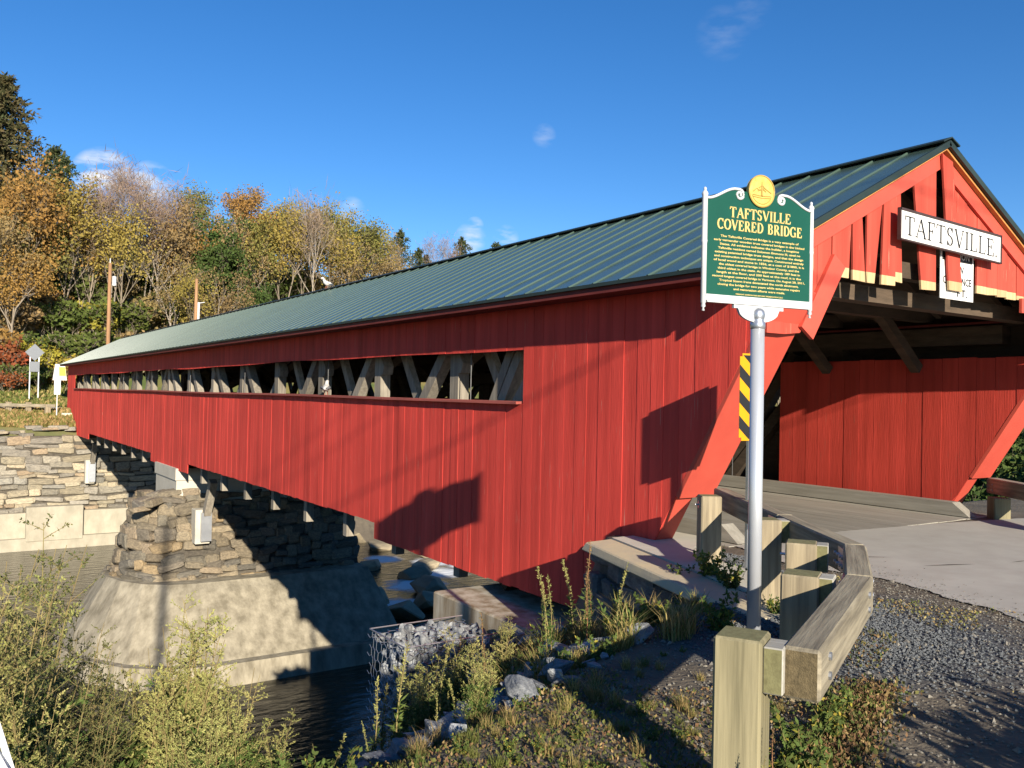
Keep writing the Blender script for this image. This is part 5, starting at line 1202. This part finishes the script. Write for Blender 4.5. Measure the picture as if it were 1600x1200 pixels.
# ------------------------------------------------------------------ trees and shrubs
def tree_geo(seed, H, Rr, style, nleaf, ls, limbs=34, bare_h=.3, twig=True):
    rg = random.Random(seed); T = Geo(); C = Geo(); B = Geo()
    lean = Vector((rg.uniform(-.05, .05), rg.uniform(-.05, .05), 1))
    if style == 'conifer':
        pts = [Vector((lean.x * z * H, lean.y * z * H, z * H)) for z in (0, .25, .5, .75, 1)]; T.tube(pts, [H * .018, H * .014, H * .010, H * .006, .01], 7)
        per = max(1, nleaf // limbs)
        for k in range(limbs):
            t = bare_h + (1 - bare_h) * (k / limbs) ** .9; a = k * 2.4 + rg.uniform(-.4, .4); ln = Rr * ((1 - t) / (1 - bare_h)) ** .7 * rg.choice((.35, .6, .8, 1., 1.2)) * rg.uniform(.8, 1.1) + .25
            p = Vector((lean.x * t * H, lean.y * t * H, t * H)); d = Vector((math.cos(a), math.sin(a), rg.uniform(-.05, .28)))
            e = p + d * ln; T.tube([p, e], [H * .004, .01], 4, cap=False)
            for m in range(per):
                u = rg.uniform(.12, 1.05); sp = (.10 + .22 * (1 - abs(u - .6))) * ln * .8
                q = p + d * ln * u + Vector((rg.gauss(0, sp * .55), rg.gauss(0, sp * .55), rg.gauss(0, .16 + .05 * ln) - .1 * u * u * ln))
                C.leaf(q, (d * .5 + runit() + Vector((0, 0, .15))).normalized(), ls * rg.uniform(.7, 1.5), ls * rg.uniform(.3, .55), runit())
        return T, C
    # broadleaf: forked trunk, limbs, twigs, leaf clusters
    tips = []
    def grow(p, d, ln, r, lv):
        n = 4; pts = [p]; q = p.copy(); dd = d.copy()
        for i in range(n):
            dd = (dd + Vector((rg.uniform(-.16, .16), rg.uniform(-.16, .16), .06 if lv else .02))).normalized(); q = q + dd * (ln / n); pts.append(q.copy())
        T.tube(pts, [max(r * (1 - .6 * i / n), .012) for i in range(n + 1)], (7, 5, 4, 3)[min(lv, 3)], cap=False)
        if lv >= 2: tips.append((pts[-1], pts[2], ln, dd))
        if lv >= 3: return
        kids = (6, 5, 4)[lv]
        for k in range(kids):
            t = rg.uniform(.45 if lv == 0 else .3, 1.); j = min(3, int(t * 4)); b_ = pts[j].lerp(pts[j + 1], t * 4 - j); a = rg.uniform(0, 6.28); spread = rg.uniform(.5, 1.0)
            ax = dd.orthogonal().normalized(); ax.rotate(Quaternion(dd, a)); nd = (dd + ax * spread + Vector((0, 0, .12))).normalized()
            grow(b_, nd, ln * rg.uniform(.45, .68), r * .42, lv + 1)
    stems = rg.choice((1, 2)) if H > 4 else 5
    for s_ in range(stems):
        a = rg.uniform(0, 6.28); sp = 0 if stems == 1 else (.18 if H > 4 else .5)
        grow(Vector((0, 0, 0)), Vector((math.cos(a) * sp, math.sin(a) * sp, 1)).normalized(), H * (.62 if H > 4 else .5), H * .018 / math.sqrt(stems), 0)
    zmax = max(t[0].z for t in tips); rmax = max(math.hypot(t[0].x, t[0].y) for t in tips)
    sz, sr = H * .95 / zmax, Rr / rmax
    def fit(v): return (v[0] * sr, v[1] * sr, v[2] * sz)
    T.v = [fit(v) for v in T.v]
    per = max(2, nleaf // len(tips)); keep = .5 + .5 * rg.random()
    for (p, m, ln, d) in tips:
        p = Vector(fit(p)); m = Vector(fit(m)); dens = rg.choice((.1, .3, .7, 1.2, 1.9))
        if p.z < bare_h * H: dens *= .3
        for k in range(int(per * dens)):
            c = m.lerp(p, rg.uniform(.1, 1.15)); sp = .034 * H
            q = c + Vector((rg.gauss(0, sp), rg.gauss(0, sp), rg.gauss(0, sp * .8)))
            if style == 'bare': C.leaf(q, (runit() + Vector((0, 0, .9))).normalized(), ls * rg.uniform(1.5, 3.5), ls * .10, runit())
            else: C.leaf(q, (runit() + Vector((0, 0, .1))).normalized(), ls * rg.uniform(.7, 1.3), ls * rg.uniform(.5, .9), runit())
    return T, C
SPEC = {
    'orange': ('broad', 15, 5.0, 5200, .27, 'orange', BARK, 'orange-brown autumn tree'),
    'gold': ('broad', 15, 5.0, 5000, .26, 'gold', BARK, 'golden autumn tree'),
    'brown': ('broad', 14, 4.6, 3600, .24, 'brown', BARKL, 'tan-brown thin-leaved tree'),
    'olive': ('broad', 14, 4.8, 5600, .26, 'olive', BARK, 'olive green tree'),
    'green': ('broad', 12, 4.6, 7000, .36, 'green', BARK, 'dense green leafy tree'),
    'bare': ('bare', 16, 4.6, 2600, .42, 'bare', BARKL, 'pale bare-branched tree'),
    'pine': ('conifer', 15, 4.2, 4200, .40, 'pine', BARK, 'dark green pine'),
    'rust': ('conifer', 22, 6.6, 6500, .55, 'rust', BARK, 'tall rust-tipped conifer'),
}
PROTO = {}
for i, (k, (st, H, Rr, nl, ls, lm, bk, ds)) in enumerate(SPEC.items()):
    PROTO[k] = []
    for v in range(2):
        T, C = tree_geo(100 + i * 7 + v, H, Rr, st, nl, ls, limbs=(64 if k == 'pine' else 90) if st == 'conifer' else 34, bare_h=.16 if st == 'conifer' else .42)
        PROTO[k].append((T.mesh('trunk', bk, True), C.mesh('crown', LV[lm])))
rg = random.Random(71)
def near_what(px):
    for lim, w in ((30, 'above the red sumac'), (75, 'behind the diamond sign'), (112, 'above the sandwich board'), (150, 'short of the brown utility pole'), (190, 'behind the brown utility pole'), (240, 'just past the brown utility pole'), (285, 'short of the bright utility pole'), (330, 'behind the bright utility pole'), (380, 'just past the bright utility pole'), (430, 'over the far third of the roof'), (480, 'over the roof past the leafy green trees'), (530, 'over the middle of the roof'), (600, 'over the roof short of the pines'), (660, 'over the ridge by the perched pigeon'), (720, 'over the ridge past the perched pigeon')):
        if px < lim: return w
    return 'where the woods sink behind the ridge'
def put_tree(k, x, y, where, scale=1., group=None, zoff=0, name=None, sz=1.):
    tm, cm = rg.choice(PROTO[k]); nm = {'pine': 'pine_tree', 'rust': 'conifer_tree', 'bare': 'bare_tree'}.get(k, 'autumn_tree' if k != 'green' else 'leafy_tree')
    t = bpy.data.objects.new(nm, None); COL.objects.link(t); t.location = (x, y, ground(x, y) - .2 + zoff); t.rotation_euler = (0, 0, rg.uniform(0, 6.28)); t.scale = (scale, scale, scale * sz)
    tag(t, SPEC[k][7] + ' ' + where, 'tree', group or ('trees ' + where)); link('trunk', tm, t); link('crown', cm, t); return t
def dirX(px, Y): 
    v = cam.matrix_world.to_3x3() @ Vector((px - 800, 0, -1350)); return v.x * Y / v.y
# (kind, picture column used to find the bearing, distance along the bridge axis, scale)
front = [('brown', -20, 86, 1.0), ('olive', 15, 88, 1.1), ('orange', 45, 90, 1.15), ('gold', 88, 92, 1.15), ('orange', 130, 92, 1.0), ('bare', 165, 94, 1.1), ('gold', 185, 90, .9), ('bare', 215, 96, 1.15), ('brown', 245, 94, 1.1), ('orange', 285, 96, 1.05), ('green', 330, 94, .95),
         ('green', 345, 98, .9), ('brown', 380, 94, .9), ('olive', 410, 98, 1.1), ('gold', 440, 96, 1.15), ('olive', 470, 100, 1.2), ('gold', 500, 97, 1.1), ('bare', 480, 95, 1.0), ('olive', 540, 100, 1.1), ('brown', 530, 96, .9), ('brown', 575, 100, .95), ('gold', 590, 104, .95), ('green', 395, 90, .62), ('gold', 300, 86, .75), ('brown', 340, 85, .72), ('brown', 270, 88, .8), ('orange', 20, 84, .7), ('brown', 620, 98, .7), ('brown', 660, 100, .65), ('olive', 700, 102, .6), ('gold', 740, 104, .55)]
for k, px, Y, s_ in front: put_tree(k, dirX(px, Y), Y + rg.uniform(-1.5, 1.5), 'on the slope ' + near_what(px), s_ * rg.uniform(.93, 1.07), 'trees on the lower slope', sz=rg.uniform(.95, 1.15))
back = [('rust', -25, 108, 1.15), ('rust', 12, 112, 1.22), ('pine', 62, 112, 1.45), ('pine', 85, 116, 1.25), ('pine', 40, 106, 1.3), ('orange', 30, 104, 1.2), ('bare', 140, 112, 1.3), ('bare', 190, 114, 1.35), ('bare', 240, 112, 1.25), ('orange', 290, 112, 1.2), ('olive', 310, 114, 1.2), ('green', 340, 110, 1.2), ('green', 375, 112, 1.2), ('orange', 395, 112, 1.3), ('gold', 430, 114, 1.25), ('olive', 465, 112, 1.35), ('gold', 510, 114, 1.3), ('pine', 545, 112, 1.05), ('pine', 580, 114, 1.1), ('pine', 615, 114, 1.15), ('pine', 640, 112, 1.05), ('pine', 660, 118, .95), ('bare', 690, 116, .8), ('pine', 725, 118, .8), ('pine', 755, 120, .85), ('pine', 775, 118, .75), ('bare', 600, 108, .85), ('brown', 640, 108, .8), ('orange', 110, 108, 1.1), ('brown', 360, 118, 1.3)]
for k, px, Y, s_ in back:
    s_ *= 1.12 if px > 680 else .88 if px < 35 else .70 if px < 300 else .80 if px < 480 else .84 if k != 'pine' else .72
    put_tree(k, dirX(px, Y), Y + rg.uniform(-2, 2), 'on the hill crest ' + near_what(px), s_ * rg.uniform(.93, 1.05), 'trees on the hill crest')
# upstream trees seen through the portal and the long opening
for k, x, y, s_ in (('gold', 62, 84, .9), ('olive', 70, 86, 1), ('green', 78, 82, 1), ('gold', 86, 80, .9), ('green', 92, 74, 1), ('olive', 84, 72, .9), ('green', 100, 80, 1.1), ('olive', 110, 86, 1.1), ('gold', 55, 78, .7), ('green', 72, 70, .8), ('olive', 64, 72, .7), ('gold', 48, 76, .7), ('olive', 42, 80, .8), ('gold', 36, 78, .7), ('green', 120, 78, 1.1), ('green', 105, 66, 1)):
    put_tree(k, x, y, 'on the far bank upstream of the bridge', s_)
for k, x, y, s_ in (('green', 33, 13.5, .62), ('green', 38, 17, .7), ('green', 42, 20.5, .8), ('olive', 36, 15, .6), ('green', 46, 24, .8), ('green', 50, 21, .9), ('green', 31, 15.5, .5)):
    put_tree(k, x, y, 'on the near bank past the portal', s_, zoff=2 if ground(x, y) < -3 else 0)
# shrubs
SHR = {}
for i, (k, lm, ds) in enumerate((('red', 'red', 'red sumac shrub'), ('yellow', 'yellow', 'yellow-green shrub'), ('bush', 'bush', 'dark green shrub'), ('rusty', 'orange', 'orange shrub'), ('tan', 'brown', 'tan shrub'))):
    SHR[k] = [(lambda T, C: (T.mesh('stem', BARK), C.mesh('crown', LV[lm])))(*tree_geo(300 + i * 3 + v, 3.2, 2.0, 'broad', 2600, .26, bare_h=.05)) for v in range(2)] + [ds]
def put_shrub(k, x, y, s_, where, grp=None):
    p = rg.choice(SHR[k][:2]); t = bpy.data.objects.new('shrub', None); COL.objects.link(t); t.location = (x, y, ground(x, y) - .1); t.rotation_euler = (0, 0, rg.uniform(0, 6)); t.scale = (s_ * 1.1, s_ * 1.1, s_)
    tag(t, SHR[k][2] + ' ' + where, 'shrub', grp or 'shrubs ' + where); link('stem', p[0], t); link('crown', p[1], t)
for k, px, Y, s_ in (('red', 2, 81, 1.25), ('red', 22, 82, 1.0), ('rusty', -8, 83, 1.3), ('red', 10, 79, .7), ('yellow', 40, 82, 1.1), ('bush', 55, 83, 1.2), ('yellow', 70, 81, 1.0), ('yellow', 90, 82, 1.2), ('bush', 105, 84, 1.2), ('rusty', 100, 80, .8), ('bush', 128, 82, 1.4), ('bush', 145, 83, 1.5), ('yellow', 118, 81, .9), ('bush', 160, 84, 1.3), ('yellow', 180, 83, 1.1), ('tan', 200, 84, 1.3), ('bush', 190, 82, 1.0), ('tan', 225, 84, 1.4), ('yellow', 240, 83, 1.2), ('tan', 260, 84, 1.5), ('tan', 290, 84, 1.7), ('tan', 325, 85, 1.8), ('rusty', 355, 86, 1.3), ('tan', 385, 86, 1.3), ('bush', 410, 88, 1.3), ('tan', 450, 88, 1.2), ('tan', 500, 90, 1.2), ('rusty', 550, 92, 1.1), ('bush', 20, 80, .9), ('bush', 60, 80, .8)):
    put_shrub(k, dirX(px, Y), Y, s_, 'at the slope foot ' + near_what(px), 'shrubs along the foot of the slope')
for k, px, Y, s_ in (('tan', 30, 88, 1.5), ('bush', 75, 89, 1.5), ('bush', 110, 90, 1.6), ('yellow', 150, 90, 1.5), ('bush', 195, 90, 1.6), ('tan', 235, 92, 1.6), ('bush', 270, 93, 1.6), ('tan', 5, 90, 1.6), ('rusty', 50, 93, 1.6), ('bush', 130, 95, 1.8), ('bush', 90, 97, 1.8), ('tan', 170, 98, 1.8), ('bush', 210, 100, 2), ('bush', 20, 98, 2), ('tan', 60, 102, 2), ('bush', 250, 100, 2), ('bush', 300, 100, 2), ('tan', 340, 102, 2), ('bush', 380, 104, 2), ('bush', 430, 104, 2), ('tan', 480, 106, 2), ('bush', 530, 106, 1.8)):
    put_shrub(k, dirX(px, Y), Y, s_, 'under the trees ' + near_what(px), 'shrubs under the hillside trees')
for k, x, y, s_ in (('bush', 24, 11.5, .7), ('bush', 27, 14, .9), ('yellow', 22, 13, .5), ('bush', 20, 11, .5), ('tan', 24, 15, .7), ('bush', 33, 18, 1.2)):
    put_shrub(k, x, y, s_, 'beside the river past the portal')

for k, x, y, s_ in (('bush', 3.5, -.35, .36), ('bush', 4.7, -.2, .42)): put_shrub(k, x, y, s_, 'unseen beside the gravel, added to cast shade by the open-end rail')  # made-up shrubs out of view, put in for the shadow they cast

# ------------------------------------------------------------------ far roadside things, poles, birds
for i in range(9):
    x = -2.4 + i * 1.12; y = 65.9 - (x - 2) * .18
    if x > 7.4: continue
    zb = ground(x, y); t = thing('guard_post', 'short pale timber post of the far roadside guard rail', 'post', (x, y, zb), .1, 'far roadside guard posts')
    g = Geo(); g.box(-.17, .17, -.14, .14, -.2, .78 + rg.uniform(-.06, .06)); obj('timber', g, TREATL, t, bevel=.015, world=False)
g = Geo(); g.beam((-8, 66.55, .72), (7.0, 64.95, .62), .14, .2); o = obj('guard_rail', g, RAIL); tag(o, 'low grey timber rail behind the far roadside posts', 'rail')
Yd = 76.0; xd = dirX(53, Yd)
ds_ = thing('warning_sign', 'grey back of a diamond road sign on twin posts by the far lawn', 'sign', (xd, Yd, ground(xd, Yd)))
zc = 1.9 + 2.62 - ground(xd, Yd); h = .66
g = Geo(); g.hexa([(0, 0, zc - h), (h, 0, zc), (h, .03, zc), (0, .03, zc - h), (-h, 0, zc), (0, 0, zc + h), (0, .03, zc + h), (-h, .03, zc)]); g = Geo()
n = [(0, zc - h), (h, zc), (0, zc + h), (-h, zc)]; prism_v = [(x, 0., z) for x, z in n] + [(x, .03, z) for x, z in n]
g.v = prism_v; g.f = [(0, 1, 2, 3), (7, 6, 5, 4), (0, 4, 5, 1), (1, 5, 6, 2), (2, 6, 7, 3), (3, 7, 4, 0)]; g.m = [0] * 6
PALE = mat('pale_aluminium_sheet', (.16, .172, .185), (.145, .155, .17), rough=.5, metal=.2, bump=0, rnd=0)
obj('diamond_panel', g, PALE, ds_, world=False)
g = Geo(); g.box(-.32, .32, 0, .03, zc - 1.5, zc - .72); obj('lower_panel', g, PALE, ds_, world=False)
for s_ in (-1, 1): g = Geo(); g.box(s_ * .3 - .04, s_ * .3 + .04, .035, .1, -.2, zc - .3); obj('post', g, GALV, ds_, world=False)
Ya = 74.0; xa = dirX(93, Ya); za = ground(xa, Ya)
af = thing('sandwich_board', 'white folding sandwich board with a yellow panel on the far lawn', 'sign', (xa, Ya, za)); zq = 1.9 + .95 - za
for s_ in (-1, 1):
    g = Geo(); g.hexa([(-.62, s_ * .5, 0), (.62, s_ * .5, 0), (.62, s_ * .5 + .05, 0), (-.62, s_ * .5 + .05, 0), (-.45, s_ * .05, 1.7), (.45, s_ * .05, 1.7), (.45, s_ * .05 + .05, 1.7), (-.45, s_ * .05 + .05, 1.7)]); p = obj('leaf_panel', g, WHITES, af, world=False)
    if s_ < 0: g = Geo(); g.hexa([(-.1, -.385, .45), (.55, -.385, .45), (.55, -.37, .45), (-.1, -.37, .45), (-.1, -.135, 1.4), (.47, -.135, 1.4), (.47, -.12, 1.4), (-.1, -.12, 1.4)]); obj('yellow_sheet', g, LEMON, p).matrix_parent_inverse = Matrix.Identity(4)
af.scale = (.72,) * 3; af.location.z = 1.9 + 1.35 - .85
xb, yb = 7.05, 64.6; zb = ground(xb, yb)
wsn = thing('white_sign', 'tall narrow white sign on a thin post at the far portal corner', 'sign', (xb, yb, zb))
g = Geo(); g.box(-.19, .19, 0, .02, 1.9 - .52 - zb, 1.9 + .48 - zb); obj('panel', g, WHITES, wsn, world=False)
g = Geo(); g.box(-.03, .03, .02, .06, -.2, 1.9 + .3 - zb); obj('post', g, WHITEP, wsn, world=False)
for px, Y, ztop, lab, ex in ((167, 80, 10.6, 'brown utility pole with a white transformer on the wooded slope', 1), (303, 80, 9.93, 'bright utility pole rising above the bridge roof', 0)):
    x = dirX(px, Y); zb = ground(x, Y); t = thing('utility_pole', lab, 'pole', (x, Y, zb)); hh = 1.9 + ztop - zb
    g = Geo(); g.tube([(0, 0, -.5), (0, 0, hh)], [.19, .13], 10); obj('shaft', g, POLEW, t, smooth=True, world=False)
    if ex: g = Geo(); g.tube([(.35, 0, hh - 1.9), (.35, 0, hh - 1.1)], .17, 12); obj('transformer', g, WHITEP, t, world=False); g = Geo(); g.tube([(0, 0, hh), (0, 0, hh + .4)], .05, 6); obj('insulator', g, WHITEP, t, world=False)
    else: g = Geo(); g.box(.12, .3, -.1, .08, hh - 4.2, hh - 2.1); obj('conduit', g, WHITEP, t, world=False); g = Geo(); g.beam((.1, 0, hh - 2.2), (.75, 0, hh - 2.05), .06, .06); obj('arm', g, WHITEP, t, world=False)
def bird(name, loc, rz, label, m, m2, s_=1.):
    t = thing(name, label, 'bird', loc, rz)
    pts = [(-.20, 0, .10), (-.12, 0, .105), (-.05, 0, .11), (.02, 0, .115), (.07, 0, .145), (.095, 0, .185), (.115, 0, .215), (.14, 0, .225), (.165, 0, .218), (.19, 0, .21)]
    rr = [.006, .028, .052, .056, .046, .03, .026, .028, .018, .003]
    g = Geo(); g.tube([Vector(p) * s_ for p in pts], [r * s_ for r in rr], 10); obj('body', g, m, t, smooth=True, world=False)
    for q in (-1, 1):
        g = Geo(); g.tube([Vector((.06, q * .05, .13)) * s_, Vector((-.03, q * .058, .12)) * s_, Vector((-.17, q * .02, .11)) * s_], [.012 * s_, .03 * s_, .004], 6); obj('wing', g, m2, t, smooth=True, world=False)
        g = Geo(); g.tube([Vector((.01, q * .02, .07)) * s_, Vector((.015, q * .022, 0)) * s_, Vector((.04, q * .022, 0)) * s_], .005 * s_, 5); obj('leg', g, mat('pink_bird_leg', (.4, .15, .1), bump=0) if 'pink_bird_leg' not in bpy.data.materials else bpy.data.materials['pink_bird_leg'], t, world=False)
PGW = mat('white_feathers', (.62, .60, .57), (.40, .39, .38), rough=.8, scale=20, bump=0); PGG = mat('grey_feathers', (.16, .16, .17), (.08, .08, .09), rough=.8, scale=20, bump=0)
bird('pigeon', (7.97, 19.9, ZS + .03), R(60), 'white and grey pigeon sitting on the long window sill', PGW, PGG, 1.5)
bird('pigeon', (XC, 29.0, AZ_ + .05), R(200), 'white pigeon perched on the roof ridge', PGW, PGW, 1.5)

# pale weathered board leaning in the weeds at the left
def px_ray(x, y): return (cam.matrix_world.to_3x3() @ Vector((x - 800, -(y - 600), -1350))).normalized()
def px_at(x, y, r):
    v = px_ray(x, y); return Vector((0, 0, CAM_H)) + v * (r / math.hypot(v.x, v.y))
a, b_ = px_at(-16, 1095, 3.5), px_at(22, 1215, 3.3)
wb = thing('white_board', 'white painted board leaning in the leafy weeds', 'board', tuple(b_))
g = Geo(); g.beam(a, b_, .02, .03, up=(0, -1, 0)); p = obj('plank', g, WHITES, wb)
g = Geo(); g.beam(px_at(-20, 1150, 3.42), px_at(16, 1215, 3.25), .02, .035, up=(0, -1, 0)); obj('rail', g, WHITES, wb)
